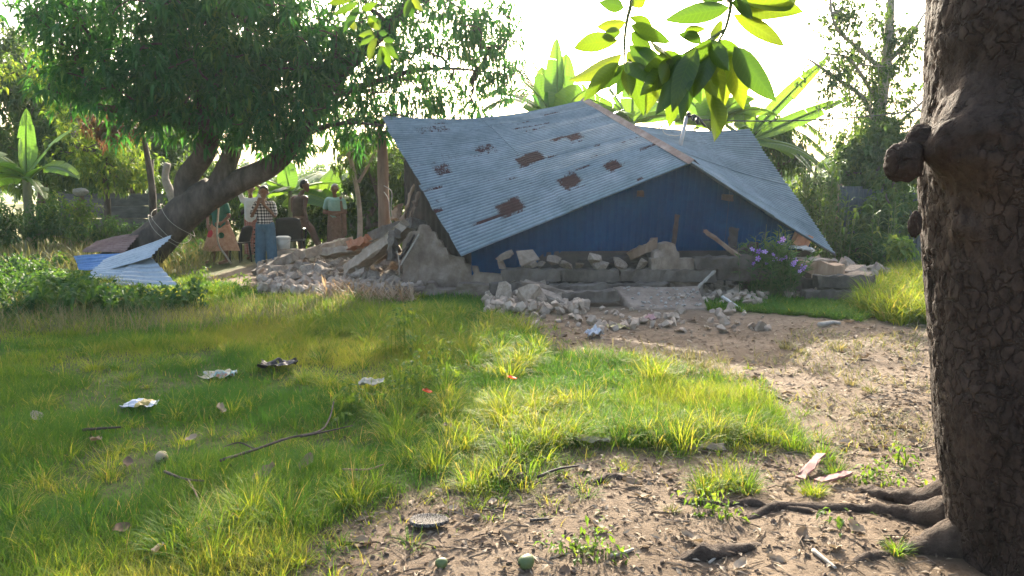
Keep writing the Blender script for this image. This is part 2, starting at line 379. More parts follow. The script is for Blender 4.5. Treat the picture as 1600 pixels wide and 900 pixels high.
def sheet_mat(name, base, rusts, rough=.5, metal=.35, rust_lo=.5, spec=.4):
    m, t, b, o = _new(name)
    n = _noise(t, 2.5, 6, .7, (1, 1, 1)); r = _ramp(t, base, [.3, .5, .7]); t.links.new(n.outputs[0], r.inputs[0])
    n2 = _noise(t, 14, 8, .75); r2 = _ramp(t, [(.72, .72, .73), (1, 1, 1), (1.1, 1.1, 1.1)], [.3, .5, .75]); t.links.new(n2.outputs[0], r2.inputs[0])
    c = _mix(t, r.outputs[0], r2.outputs[0], .8, 'MULTIPLY')
    rn = _ramp(t, rusts, [.3, .7]); t.links.new(n2.outputs[0], rn.inputs[0])
    n3 = _noise(t, 15, 8, .8, dist=.8)
    f = _math(t, 'ADD', _attr(t, 'rust'), _math(t, 'MULTIPLY', _math(t, 'SUBTRACT', n3.outputs[0], .5), 1.5))
    mr = t.nodes.new('ShaderNodeMapRange'); mr.inputs[1].default_value = rust_lo; mr.inputs[2].default_value = rust_lo + .14; t.links.new(f, mr.inputs[0])
    c = _mix(t, c, _mix(t, c, (.45, .47, .5), 1.0, 'MULTIPLY'), _attr(t, 'dirt'))  # dirt holds painted shade of the ribs as well as stains
    c = _mix(t, c, rn.outputs[0], mr.outputs[0])
    t.links.new(c, b.inputs['Base Color'])
    t.links.new(_math(t, 'MULTIPLY', _math(t, 'SUBTRACT', 1.0, mr.outputs[0]), metal), b.inputs['Metallic'])
    rr = _math(t, 'ADD', _math(t, 'MULTIPLY', mr.outputs[0], .35), rough); t.links.new(rr, b.inputs['Roughness'])
    _bump(t, b, n2.outputs[0], .25, .004); b.inputs['Specular IOR Level'].default_value = spec
    return m
MAT['roof'] = sheet_mat('weathered_roof_sheet', [(.15, .195, .215), (.215, .265, .285), (.29, .335, .355)], [(.032, .014, .013), (.075, .03, .026)], .62, .25, spec=.35)
MAT['ridge'] = M('rusty_ridge_cap', [(.09, .055, .045), (.15, .1, .085), (.24, .19, .17)], 4, .7, .4, 30, .005)

hb = np.array([2.2, 12.0, 0.0])
house = thing('collapsed_house', 'collapsed house with blue gable under a fallen rusty corrugated metal roof', 'house', hb)
# rust patches: where on the left slope they lie
gu, gv = np.meshgrid(np.linspace(0, 1, 200), np.linspace(0, 1, 200), indexing='ij'); gpx, gpy = project(left_surf(gu, gv))
rust_sp = []
for (px, py, ru, rv, s) in [(828, 250, .055, .075, 1.0), (891, 285, .055, .055, 1.0), (958, 261, .05, .042, .95), (797, 324, .055, .065, 1.0), (770, 340, .012, .11, .9), (675, 203, .05, .12, .62), (757, 232, .045, .07, .7),
                            (692, 266, .055, .05, .75), (898, 216, .05, .05, .85), (872, 219, .025, .05, .8), (762, 240, .02, .1, .6), (930, 190, .03, .04, .55), (640, 250, .05, .1, .45), (700, 245, .04, .1, .5), (680, 332, .02, .04, .9), (905, 305, .02, .08, .45), (960, 240, .02, .07, .45), (985, 250, .015, .03, .5), (975, 190, .03, .03, .6), (1035, 232, .03, .03, .7), (690, 310, .03, .05, .5), (830, 285, .02, .04, .55)]:
    k = np.argmin((gpx - px) ** 2 + (gpy - py) ** 2); rust_sp.append((gu.ravel()[k], gv.ravel()[k], ru * .8, rv * .8, s))
rr_ = np.random.default_rng(8)
for _ in range(60): rust_sp.append((rr_.uniform(0, 1) ** .8, rr_.uniform(.02, .98), rr_.uniform(.004, .014), rr_.uniform(.02, .07), rr_.uniform(.4, .75)))
def rust_of(u, v):
    r = .10 + .16 * np.clip(u - .55, 0, 1) * 2 + .1 * (fbm(u * 7, v * 4, 0, 3, 61) - .5)
    for (a, b_, ru, rv, s) in rust_sp:
        q = np.maximum(np.abs((u - a) / ru + .25 * (v - b_) / rv), np.abs((v - b_) / rv)); r = np.maximum(r, s * np.clip(1.5 - q * .95, 0, .85))
    return r
slopeL = thing('left_roof_slope', '', '', hb); slopeR = thing('right_roof_slope', '', '', hb)
for s_ in (slopeL, slopeR):
    del s_['label'], s_['category']; s_.parent = house; s_.location = (0, 0, 0)
NWL = 58
for k in range(7):
    for rw, (v0, v1) in enumerate(((0, .53), (.48, 1.0))):
        u0, u1 = k / 7, min(1.0, (k + 1) / 7 + .022)
        v_, f_, uu, vv = corr_sheet(left_surf, u0, u1, v0, v1 + (.004 * ((k * 7) % 3 - 1) if rw else 0), NWL, .017, .012 * (1 - rw) + .005 * (k % 2), 6, 34, k * 3 + rw, .006 if rw else 0)
        mk('roof_sheet', v_, [f_], MAT['roof'], slopeL, True, None, {'rust': rust_of(uu, vv), 'dirt': np.clip(np.clip(.5 - .75 * np.cos(2 * PI * NWL * uu), 0, 1) * .85 + np.clip(uu - .25, 0, 1) * 1.3 * np.clip(fbm(uu * 16, vv * 3, 0, 4, 83) - .3, 0, 1) + .15 * uu, 0, 1.1)})  # valley term paints shade between the ribs; the rest is staining
NWR = 44
for k in range(6):
    for rw, (v0, v1) in enumerate(((0, .55), (.5, 1.0))):
        u0, u1 = k / 6, min(1.0, (k + 1) / 6 + .022)
        v_, f_, uu, vv = corr_sheet(right_surf, u0, u1, v0, v1 + (.005 * (k % 3 - 1) if rw else 0), NWR, .018, .012 * (1 - rw) + .005 * (k % 2), 6, 24, 40 + k * 3 + rw, .006 if rw else 0)
        mk('roof_sheet', v_, [f_], MAT['roof'], slopeR, True, None, {'rust': .16 + .25 * (fbm(uu * 8, vv * 3, 0, 3, 71) - .5), 'dirt': np.clip(np.clip(.5 - .75 * np.cos(2 * PI * NWR * uu), 0, 1) * .85 + .25 + .5 * (fbm(uu * 14, vv * 3, 0, 4, 84) - .5), 0, 1.1)})  # darker valleys stand in for rib shading, over blotchy dirt
# ridge cap in overlapping lengths
rd = unit(rC - rB); sL = unit(rD - rC); sR = unit(rE - rC)
for k in range(4):
    a = rB * (1 - k / 4) + rC * (k / 4) - rd * .04; b_ = rB * (1 - (k + 1) / 4) + rC * ((k + 1) / 4) + rd * .05
    prof = [sL * .09 + [0, 0, .02], sL * .05 + [0, 0, .03], np.array([0, 0, .05]), sR * .05 + [0, 0, .035], sR * .09 + [0, 0, .025]]
    up = np.array([0, 0, .022 + .004 * (k % 2)]); V_ = np.array([a + q + up for q in prof] + [b_ + q + up for q in prof] + [a + q + up - [0, 0, .004] for q in prof] + [b_ + q + up - [0, 0, .004] for q in prof])
    F_ = [[q, q + 1, q + 6, q + 5] for q in range(4)] + [[10 + q, 15 + q, 16 + q, 11 + q] for q in range(4)] + [[0, 5, 15, 10], [4, 14, 19, 9]]
    mk('ridge_cap', V_, [np.array(F_)], MAT['ridge'], house, False)
# gable: upright ribbed blue sheets
MAT['gable'] = sheet_mat('blue_painted_sheet', [(.0008, .034, .095), (.001, .043, .118), (.002, .055, .14)], [(.03, .03, .035), (.07, .05, .045)], .75, 0.0, .62, .12)
def roofline(x):
    zl = np.interp(x, [rD[0], rC[0]], [rD[2], rC[2]]); zr = np.interp(x, [rC[0], rE[0]], [rC[2], rE[2]])
    yl = np.interp(x, [rD[0], rC[0], rE[0]], [rD[1], rC[1], rE[1]]); return np.where(x < rC[0], zl, zr), yl
def gable_panel(px0, px1, set_back, tilt, pitch=.11, dz=0.0, bot=.30, mat='gable', name='gable_panel'):
    x0 = (px0 - 800) / FPX * 10.55; x1 = (px1 - 800) / FPX * 10.55
    prof = [(0, 0), (.55, 0), (.65, 1), (.9, 1)]; xs = []; dep = []
    x = x0
    while x < x1:
        for a, d_ in prof:
            if x + a * pitch <= x1: xs.append(x + a * pitch); dep.append(d_ * .014)
        x += pitch
    xs = np.array(xs); dep = np.array(dep); zt, yl = roofline(xs); zt = zt + .02; nz = 8; V_ = []
    for q in range(nz):
        s = q / (nz - 1); z = bot + dz * (xs - x0) + (zt - bot) * s; z = np.maximum(np.minimum(z, zt), min(bot, .3) * .5)
        V_.append(np.stack([xs + tilt * (1 - s), yl + set_back + .25 * (1 - s) * (zt - bot) - dep + .01 * np.sin(xs * 3 + s * 4), z], -1))
    V_ = np.concatenate(V_); k = len(xs); i, j = np.meshgrid(np.arange(nz - 1), np.arange(k - 1), indexing='ij')
    F_ = np.stack([i * k + j, i * k + j + 1, (i + 1) * k + j + 1, (i + 1) * k + j], -1).reshape(-1, 4)
    return mk(name, V_, [F_], MAT[mat], house, False, None, {'rust': np.clip(.6 - (V_[:, 2] - .3) * 1.6, .08, .62)})
for (a, b_, sb, ti) in [(738, 822, .20, 0), (818, 910, .215, .0), (906, 1002, .20, .0), (998, 1066, .225, -.0), (1062, 1150, .21, .0), (1146, 1215, .2, .0), (1211, 1290, .215, .0)]:
    gable_panel(a, b_, sb, ti, .11 if a < 1060 else .085)
# timbers seen in the gable: a king post in the split, purlin ends, a loose brace
mk('king_post', *(lambda q: (q[0], [np.array(q[1]), q[2]]))(beam_between(P(1058, 336, 10.62), P(1050, 394, 10.62), .07, .05, 8, .006, 3)), MAT['wood_dark'], house)
for k, (px, py) in enumerate([(1003, 303), (1143, 310)]):
    p = P(px, py, 10.42); v_, f3, f4 = beam_between(p, p + [0, .45, .02], .06, .08, 4, .004, 20 + k); mk('purlin', v_, [np.array(f3), f4], MAT['wood_dark'], house)
# hidden and half-hidden walls, plus an added dark sheet, that keep the inside dark
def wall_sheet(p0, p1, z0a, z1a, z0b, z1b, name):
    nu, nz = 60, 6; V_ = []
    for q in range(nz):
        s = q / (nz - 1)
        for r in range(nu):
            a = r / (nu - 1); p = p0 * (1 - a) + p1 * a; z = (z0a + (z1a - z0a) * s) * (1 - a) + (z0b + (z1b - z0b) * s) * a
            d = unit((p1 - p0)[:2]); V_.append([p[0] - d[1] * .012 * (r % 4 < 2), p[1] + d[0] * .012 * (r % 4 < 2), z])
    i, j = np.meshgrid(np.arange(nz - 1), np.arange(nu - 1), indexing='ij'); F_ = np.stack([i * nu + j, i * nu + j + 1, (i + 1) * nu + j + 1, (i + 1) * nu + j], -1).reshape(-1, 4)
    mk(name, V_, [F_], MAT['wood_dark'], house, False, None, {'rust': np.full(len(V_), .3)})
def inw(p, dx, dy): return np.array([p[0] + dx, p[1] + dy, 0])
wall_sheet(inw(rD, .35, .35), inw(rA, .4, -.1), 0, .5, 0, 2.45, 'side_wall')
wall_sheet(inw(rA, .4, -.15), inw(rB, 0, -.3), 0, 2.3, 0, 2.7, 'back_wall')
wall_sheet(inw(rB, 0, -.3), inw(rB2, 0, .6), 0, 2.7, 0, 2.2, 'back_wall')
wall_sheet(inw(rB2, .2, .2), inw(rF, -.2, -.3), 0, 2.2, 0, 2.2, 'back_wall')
wall_sheet(np.array([rD[0] + .3, 10.42, 0]), np.array([rE[0] - .3, 10.95, 0]), -.1, .62, -.1, .6, 'dark_infill')  # added sheet behind the plinth, blocks sunlit ground seen through gaps
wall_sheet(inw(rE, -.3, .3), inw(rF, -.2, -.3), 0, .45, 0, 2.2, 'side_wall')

# foundation: courses of blocks, each block a part
found = thing('foundation_wall', '', '', hb); del found['label'], found['category']; found.parent = house; found.location = (0, 0, 0)
def block_mesh(seed, L, D_, H):
    v_, f3, f4 = beam_between((-L / 2, 0, 0), (L / 2, 0, 0), D_, H, 12, .012, seed); return mesh_from('block', v_, [np.array(f3), f4], MAT['block'])
BL = [block_mesh(s, .79, .2, .165) for s in range(5)]
def course(px0, px1, Y, z, n0=0, skip=(), Y1=None):
    x0 = (px0 - 800) / FPX * Y; x1 = (px1 - 800) / FPX * Y; k = 0; x = x0 + .4
    while x < x1 + .1:
        yy = Y + ((Y1 or Y) - Y) * (x - x0) / (x1 - x0)
        if k not in skip: place('block', BL[(k + n0) % 5], (x, yy + rng.normal(0, .012), z + rng.normal(0, .006)), (rng.normal(0, .02), rng.normal(0, .01), rng.normal(0, .012)), parent=found)
        x += .797; k += 1
course(785, 1035, 10.02, .33, 0); course(765, 1030, 9.86, .165, 2); course(765, 1050, 9.9, .0, 1)
course(1028, 1172, 10.06, .34, 1); course(1085, 1150, 10.06, .505, 3); course(1165, 1290, 10.3, .17, 0); course(1165, 1260, 10.35, .345, 0)
course(1262, 1392, 9.75, .08, 2, (), 9.9); course(1276, 1350, 9.95, .25, 1)
def jag_wall(name, label, tops, Y0, Y1, thick, mat, seed, parent=None, z0=-.05):
    """a broken wall: front face, back face and a ragged top that follows the given top outline"""
    xs = np.linspace(0, 1, 46); px = np.array([q[0] for q in tops]); V_ = []; nz = 10
    pts = [P(a, b_, Y0 + (Y1 - Y0) * (a - px[0]) / (px[-1] - px[0])) for a, b_ in tops]
    pts = np.array(pts); sx = np.linspace(pts[0][0], pts[-1][0], 46); zt = np.interp(sx, pts[:, 0], pts[:, 2]); yy = np.interp(sx, pts[:, 0], pts[:, 1])
    zt = zt + .10 * (fbm(sx * 7, 0 * sx, 0, 3, seed) - .5) ; zt = np.round(zt / .11) * .11 * .7 + zt * .3
    rows = []
    for side in (0, 1):
        for q in (range(nz) if side == 0 else range(nz - 1, -1, -1)):
            z = z0 + (zt - z0) * q / (nz - 1); nn = (fbm(sx * 9, z * 9, side * 9., 4, seed + 3) - .5) * .11
            rows.append(np.stack([sx + .02 * (vn(z * 9, sx * 9, 0, seed) - .5), yy + (thick if side else 0) + nn, z], -1))
    V_ = np.concatenate(rows); k = 46; n = len(rows); i, j = np.meshgrid(np.arange(n - 1), np.arange(k - 1), indexing='ij')
    F_ = np.stack([i * k + j, i * k + j + 1, (i + 1) * k + j + 1, (i + 1) * k + j], -1).reshape(-1, 4)
    e0 = [[q * k, (q + 1) * k, (2 * nz - 2 - q) * k, (2 * nz - 1 - q) * k] for q in range(nz - 1)]; e1 = [[a + k - 1 for a in f[::-1]] for f in e0]
    o = mk(name, V_, [np.vstack([F_, e0, e1])], MAT[mat], parent, False)
    if parent is None: tag(o, label, 'wall')
    return o
jag_wall('broken_wall', 'broken grey plastered wall stump sloping down beside the fallen left roof corner', [(628, 386), (640, 364), (660, 352), (676, 360), (692, 382), (712, 402), (738, 418), (792, 432)], 10.75, 10.05, .16, 'concrete_warm', 5, z0=-.05)
jag_wall('broken_wall', 'jagged upright wall stump standing in front of the blue gable right of centre', [(1018, 402), (1030, 384), (1042, 377), (1054, 384), (1062, 400), (1080, 404), (1100, 402)], 10.0, 10.0, .22, 'concrete_warm', 9)
jag_wall('broken_wall', 'long low plaster foundation rim behind the bright grass tops', [(560, 460), (600, 452), (640, 450), (680, 446), (705, 452), (740, 446), (768, 450)], 10.5, 9.9, .25, 'concrete_warm', 14)
v_, f3, f4 = beam_between(P(818, 443, 9.72), P(905, 466, 9.45), .16, .1, 8, .012, 4); tag(mk('fallen_lintel', v_, [np.array(f3), f4], MAT['concrete_warm']), 'pale slab leaning off the plinth down over the rubble pile', 'lintel')
v_, f3, f4 = beam_between(P(880, 466, 9.42), P(965, 460, 9.4), .18, .14, 8, .012, 8); tag(mk('kerb_block', v_, [np.array(f3), f4], MAT['block']), 'low dark kerb at the foot of the plinth near the pebbled ramp', 'kerb')
# pebbled ramp
a0, a1, a2, a3 = P(958, 446, 9.75), P(1090, 446, 9.75), G(1105, 486), G(990, 486)
n = 24; V_ = []
for i in range(n):
    for j in range(n):
        u, v = i / (n - 1), j / (n - 1); p = (a0 * (1 - u) + a1 * u) * (1 - v) + (a3 * (1 - u) + a2 * u) * v; p[2] = p[2] * .8 + .03 + .02 * (vn(p[0] * 9, p[1] * 9, 0, 4) - .5); V_.append(p)
V_ = np.array(V_); low = V_.copy(); low[:, 2] = -.05
i, j = np.meshgrid(np.arange(n - 1), np.arange(n - 1), indexing='ij'); F_ = np.stack([i * n + j, (i + 1) * n + j, (i + 1) * n + j + 1, i * n + j + 1], -1).reshape(-1, 4)
rim = [q * n for q in range(n)]; rim2 = [q * n + n - 1 for q in range(n)]; e_ = [[rim[q + 1], rim[q], rim[q] + n * n, rim[q + 1] + n * n] for q in range(n - 1)] + [[rim2[q], rim2[q + 1], rim2[q + 1] + n * n, rim2[q] + n * n] for q in range(n - 1)] + [[q, q + 1, q + 1 + n * n, q + n * n] for q in range(n - 1)]
ramp = thing('entrance_ramp', 'short grey ramp studded with pale pebbles in front of the house', 'ramp', a3)
mk('slab', np.vstack([V_, low]), [np.vstack([F_, e_])], MAT['concrete_warm'], ramp, True)

# ------------------------------------------------------------------ rubble
def chunk(seed, sx, sy, sz, mat):
    r = np.random.default_rng(seed); bm = bmesh.new()
    for _ in range(15):
        p = r.uniform(-.5, .5, 3); ax = r.integers(0, 3); p[ax] = .5 * np.sign(p[ax] + 1e-6) * r.uniform(.8, 1); bm.verts.new((p[0] * sx, p[1] * sy, p[2] * sz))
    res = bmesh.ops.convex_hull(bm, input=bm.verts); bmesh.ops.delete(bm, geom=[g for g in res['geom_interior'] if isinstance(g, bmesh.types.BMVert)], context='VERTS')
    me = bpy.data.meshes.new('rubble_chunk'); bm.to_mesh(me); bm.free(); me.materials.append(MAT[mat]); return me
CH = [chunk(s, 1, .75 + .05 * (s % 5), .5 + .06 * (s % 4), 'concrete') for s in range(14)]; CHW = [chunk(100 + s, 1, .8, .45 + .05 * (s % 4), 'concrete_warm') for s in range(6)]
PEB = bpy.data.materials.get('x') or M('pale_pebble', [(.24, .22, .19), (.36, .335, .3)], 9, .8, .2, rand=.2)
def rubble(quad, n, smin, smax, zmax, label, group, hump=None, warm=.2):
    """chunks over a ground patch given by four image points; they pile up towards its middle"""
    q = [G(*p)[:2] for p in quad]
    for k in range(n):
        u, v = rng.uniform(0, 1, 2); p = (q[0] * (1 - u) + q[1] * u) * (1 - v) + (q[3] * (1 - u) + q[2] * u) * v
        s = smin + (smax - smin) * rng.uniform() ** 2.2; pile = zmax * (math.sin(PI * u) * math.sin(PI * v)) ** .7 * rng.uniform(.15, 1)
        o = place('rubble_chunk', random.choice(CHW if rng.uniform() < warm else CH), (p[0], p[1], gz(p) + s * .22 + pile), (rng.normal(0, .45), rng.normal(0, .45), rng.uniform(0, 6.28)), (s, s, s * rng.uniform(.7, 1.1)))
        tag(o, label, 'rubble', group)
rubble([(420, 428), (640, 415), (650, 452), (430, 455)], 112, .12, .36, .2, 'grey masonry chunk in the rubble field between the people and the fallen roof', 'rubble left of the house')
rubble([(640, 425), (760, 432), (740, 452), (620, 452)], 20, .14, .35, .2, 'grey masonry chunk below the broken plastered wall stump', 'rubble under the wall stump', warm=.4)
rubble([(622, 428), (700, 432), (705, 446), (620, 444)], 16, .18, .4, .42, 'brown masonry lump heaped against the broken plastered wall stump', 'lumps against the wall stump', warm=.6)
rubble([(540, 414), (660, 412), (700, 446), (545, 448)], 26, .14, .4, .24, 'grey masonry chunk in the rubble field between the people and the fallen roof', 'rubble left of the house', warm=.4)
rubble([(762, 455), (900, 460), (905, 490), (768, 490)], 50, .13, .38, .17, 'pale masonry chunk in the heap at the foot of the left plinth', 'rubble heap before the plinth')
rubble([(1010, 440), (1185, 442), (1190, 468), (1060, 470)], 38, .1, .3, .16, 'pale masonry chunk strewn beside the pebbled ramp', 'rubble beside the ramp')
rubble([(1225, 425), (1395, 425), (1400, 462), (1235, 468)], 50, .14, .5, .28, 'grey masonry chunk in the rubble below the right roof corner', 'rubble under the right roof corner')
for k, (px, py, s, sh) in enumerate([(790, 401, .27, 0), (822, 401, .3, 1), (784, 414, .17, 2), (828, 411, .2, 3), (865, 407, .26, 4), (884, 413, .24, 5), (930, 404, .28, 6), (938, 414, .26, 7), (845, 414, .15, 8), (905, 415, .16, 9), (968, 412, .22, 10), (1000, 414, .2, 11)]):
    p = P(px, py, 10.08); o = place('rubble_chunk', (CHW + CH[:2])[sh % 8], p, (rng.normal(0, .5), rng.normal(0, .5), rng.uniform(0, 6)), (s, s, s * .9)); tag(o, 'brown masonry lump resting on top of the block plinth before the gable', 'rubble', 'lumps on the plinth')
rubble([(780, 452), (1030, 452), (1030, 462), (780, 462)], 14, .12, .26, .12, 'dark masonry chunk fallen against the front of the plinth', 'chunks against the plinth', warm=.7)
for (px, py, s, sc, lab, mt) in [(1268, 443, .5, (1.1, .8, .55), 'large smooth pale boulder right of the purple flowering shrub', 'concrete'), (1205, 455, .001, (1, 1, 1), '', 'concrete'), (1290, 456, .5, (1.2, .8, .35), 'flat grey slab chunk lying before the right rubble', 'concrete'), (1170, 481, .17, (1.1, .9, .9), 'single pale stone block at the edge of the dark grass', 'concrete'), (870, 478, .5, (1.3, .8, .5), 'largest flat pale chunk at the front of the rubble heap', 'concrete')]:
    if not lab: continue
    p = GG(px, py); me = chunk(hash(lab) % 97 if False else px, 1, 1, 1, mt); o = place('masonry_block', me, p + [0, 0, s * sc[2] * .4], (.05, .1, px * .7), tuple(s * q for q in sc)); tag(o, lab, 'rubble')
# long timbers and slabs in the right rubble
for (pa, pb, wd, ht, mat, lab, nm) in [((1236, 412, 10.5), (1316, 424, 10.2), .26, .16, 'wood_new', 'thick split orange timber in the rubble right of the flowers', 'split_timber'),
        ((1226, 405, 10.6), (1300, 407, 10.55), .3, .05, 'concrete', 'thin pale slab above the split timber under the roof edge', 'broken_slab'),
        ((1240, 372, 10.9), (1262, 378, 10.9), .2, .18, 'brick', 'orange brick lump with a white top under the right roof edge', 'brick_lump'),
        ((1236, 386, 10.7), (1266, 389, 10.7), .3, .03, 'white', 'white broken board under the right roof edge', 'broken_board'),
        ((1100, 360, 10.35), (1155, 400, 10.0), .06, .04, 'wood', 'grey stick leaning on the blue gable above the low wall', 'leaning_stick'),
        ((1088, 452, 9.75), (1117, 423, 9.95), .03, .03, 'rope', 'thin pale stick leaning on the low block wall', 'leaning_stick'),
        ((1128, 463, 9.5), (1163, 487, 8.9), .025, .025, 'white', 'thin white stick lying beside the stone block', 'white_stick'),
        ((1030, 412, 10.3), (950, 412, 10.4), .1, .04, 'wood_dark', 'dark broken plank lying along the gable foot', 'plank'),
        ((905, 409, 10.35), (1010, 402, 10.4), .14, .05, 'wood_dark', 'dark board lying behind the lumps on the plinth', 'plank'),
        ((1180, 384, 10.3), (1140, 402, 10.2), .12, .1, 'wood_dark', 'dark brown timber stub lying left of the purple flowers', 'timber_stub'),
        ((1147, 356, 10.55), (1143, 398, 10.4), .1, .05, 'wood_dark', 'short upright dark brown board against the blue gable', 'board'),
        ((985, 400, 10.35), (1028, 378, 10.3), .2, .12, 'wood', 'brown timber wedge leaning on the jagged wall stump', 'timber_wedge')]:
    v_, f3, f4 = beam_between(P(*pa), P(*pb), wd, ht, 8, min(.012, wd * .12), int(pa[0])); tag(mk(nm, v_, [np.array(f3), f4], MAT[mat]), lab, nm.split('_')[-1])
# fine rubble and dust: uncountable
ac = Acc(); base = np.array([v.co for v in CH[3].vertices]); fb = [list(p.vertices) for p in CH[3].polygons]; fb = np.array([f for f in fb if len(f) == 3])
for (x0, x1, y0, y1, n) in [(405, 660, 410, 460, 2600), (560, 800, 426, 462, 1500), (760, 915, 450, 495, 650), (780, 1030, 448, 466, 400), (1000, 1200, 440, 480, 650), (1225, 1400, 422, 470, 600), (830, 1200, 485, 520, 120)]:
    for k in range(n):
        p = GG(rng.uniform(x0, x1), rng.uniform(y0, y1)); s = .03 + .12 * rng.uniform() ** 2; p[2] += .1 * rng.uniform() ** 2 * (y1 < 500); a = rng.uniform(0, 6.28); R = np.array(Euler((rng.normal(0, 1), rng.normal(0, 1), a)).to_matrix())
        ac.add((base * s) @ R.T + p + [0, 0, s * .2], fb)
stuff(ac.obj('fine_rubble', MAT['concrete'], None, False, (0, 0, 0)), 'small grey rubble crumbs scattered round the house front', 'rubble crumbs')
pebm = bpy.data.meshes.new('pebble'); bm = bmesh.new(); bmesh.ops.create_icosphere(bm, subdivisions=1, radius=.5); bm.to_mesh(pebm); bm.free(); pebm.materials.append(PEB)
for k in range(90):
    u, v = rng.uniform(.1, .97), rng.uniform(.05, .95); p = (a0 * (1 - u) + a1 * u) * (1 - v) + (a3 * (1 - u) + a2 * u) * v; s = rng.uniform(.015, .045)
    place('pebble', pebm, (p[0], p[1], p[2] * .8 + .04), (rng.normal(0, .3), rng.normal(0, .3), rng.uniform(0, 6)), (s * 1.3, s, s * .6), ramp)

# service mast on the ridge and its cable
mb = P(1058, 238, 12.0); mt = P(1073, 182, 12.0)
mast = thing('service_mast', 'leaning electricity service mast with black bracket on the roof ridge', 'mast', mb)
v_, f3, f4 = tube([mb - [0, 0, .15], mt], [.033, .028], 10); mk('pole', v_, [f3, f4], MAT['metal'], mast, True)
v_, f3, f4 = tube([mt + [0, 0, -.02], mt + [.12, 0, .02], mt + [.22, 0, -.05], mt + [.3, 0, -.16]], .02, 8); mk('bracket', v_, [f3, f4], MAT['dark_plastic'], mast, True)
for k in range(3):
    c = mt + [.03 + .07 * k, 0, .03 - .05 * k]; v_, f3, f4 = tube([c - [0, .03, .04], c + [0, 0, 0], c + [0, .03, .04]], [.02, .038, .02], 8); mk('insulator', v_, [f3, f4], MAT['dark_plastic'], mast, True)
v_, f3, f4 = tube(smooth_path([mt + [0, 0, -.2], mt + [-.12, 0, -.3], mt + [-.3, .1, -.27], mt + [-.36, .1, -.2]], 10), .008, 5); mk('cable_loop', v_, [f3, f4], MAT['rope'], mast, True)
w0 = mt + [.2, 0, -.05]; w1 = P(1700, 108, 16)
pts = [w0 * (1 - s) + w1 * s - np.array([0, 0, .35 * 4 * s * (1 - s)]) for s in np.linspace(0, 1, 24)]
v_, f3, f4 = tube(pts, .012, 5); tag(mk('overhead_cable', v_, [f3, f4], MAT['blackwire'], None, True), 'thin overhead cable running from the roof mast off to the right', 'cable')

# ================================================================== TREES
def grow(limbs, clumps, tip_r=.012, sides=6, bend=.25):
    """limbs: list of (points, radii); every clump centre is joined to the nearest twig or limb by a bent branch"""
    ac = Acc(); nodes = []; par = []; 
    for pts, rad in limbs:
        pts = np.asarray(pts, float); n = max(8, len(pts) * 5); sp = smooth_path(pts, n); sr = np.interp(np.linspace(0, 1, n), np.linspace(0, 1, len(rad)), rad)
        v_, f3, f4 = tube(sp, sr, 12); ac.add(v_, f3, f4)
        for k in range(n // 4, n): nodes.append(sp[k]); par.append(-1)
    lim = len(nodes); N = np.array(nodes)
    d = np.array([np.min(np.linalg.norm(N - c, axis=1)) for c in clumps]); chains = []
    N = list(N)
    arr = np.zeros((len(N) + len(clumps) * 4, 3)); arr[:len(N)] = N; cnt = len(N); par = list(par)
    for ci in np.argsort(d):
        c = clumps[ci]; k = int(np.argmin(np.linalg.norm(arr[:cnt] - c, axis=1))); a = arr[k]; L = np.linalg.norm(c - a)
        if L < .02: continue
        mid = a * .5 + c * .5 + np.array([0, 0, bend * L * .3]) + rng.normal(0, .08 * L, 3); pth = smooth_path([a, mid, c], 5)
        chain = [k]
        for q in range(1, 5): arr[cnt] = pth[q]; par.append(chain[-1]); chain.append(cnt); cnt += 1
        chains.append((chain, pth))
    cn = np.ones(cnt)
    for k in range(cnt - 1, -1, -1):
        if par[k] >= 0: cn[par[k]] += cn[k] * .25 if False else 0
    leafcount = np.zeros(cnt)
    for ch, _ in chains: leafcount[ch[-1]] += 1
    for k in range(cnt - 1, lim - 1, -1):
        if par[k] >= 0: leafcount[par[k]] += leafcount[k]
    for ch, pth in chains:
        r0 = tip_r * max(1, leafcount[ch[1]]) ** .45; r1 = tip_r * max(1, leafcount[ch[-1]]) ** .45
        v_, f3, f4 = tube(pth, np.linspace(r0 * 1.05, r1, 5), sides if r0 > .03 else 4, False); ac.add(v_, f3, f4)
    return ac
def blob_clumps(blobs, space=None):
    out = []
    for (px, py, Y, rx, ry, rz, n) in blobs:
        c = P(px, py, Y); a, b_ = m_px(rx, Y), m_px(ry, Y); q = unit(rng.normal(0, 1, (n, 3))) * (rng.uniform(0, 1, (n, 1)) ** .42)
        out.append(c + q * [a, rz, b_])
    return np.concatenate(out)
def foliage(clumps, rad, tips, per, L, W, droop=.35, spread=.8, out=.5, down=.45, vary=.25, flat=1.0):
    """each clump: several twig tips, each tip a whorl of leaves"""
    n = len(clumps); r = rad * rng.uniform(.6, 1.25, (n, 1, 1))
    q = unit(rng.normal(0, 1, (n, tips, 3))) * rng.uniform(0, 1, (n, tips, 1)) ** .5
    tp = clumps[:, None] + q * r * [1, 1, flat]; cl = rng.uniform(0, 1, (n, 1, 1))
    d = rng.normal(0, 1, (n, tips, per, 3)) * spread + (q * out)[:, :, None] - np.array([0, 0, down]); d = unit(d)
    pos = (tp[:, :, None] + d * L * .1 + rng.normal(0, .03, (n, tips, per, 3))).reshape(-1, 3); d = d.reshape(-1, 3); k = len(pos)
    s = rng.uniform(.65, 1.2, k); v_, f = leaves_arr(pos, d, L * s, W * s, droop)
    rr = np.clip((np.broadcast_to(cl, (n, tips, per)) * .5).reshape(-1) + rng.uniform(0, .5, k), 0, 1)
    return v_, f, np.repeat(rr, 5)
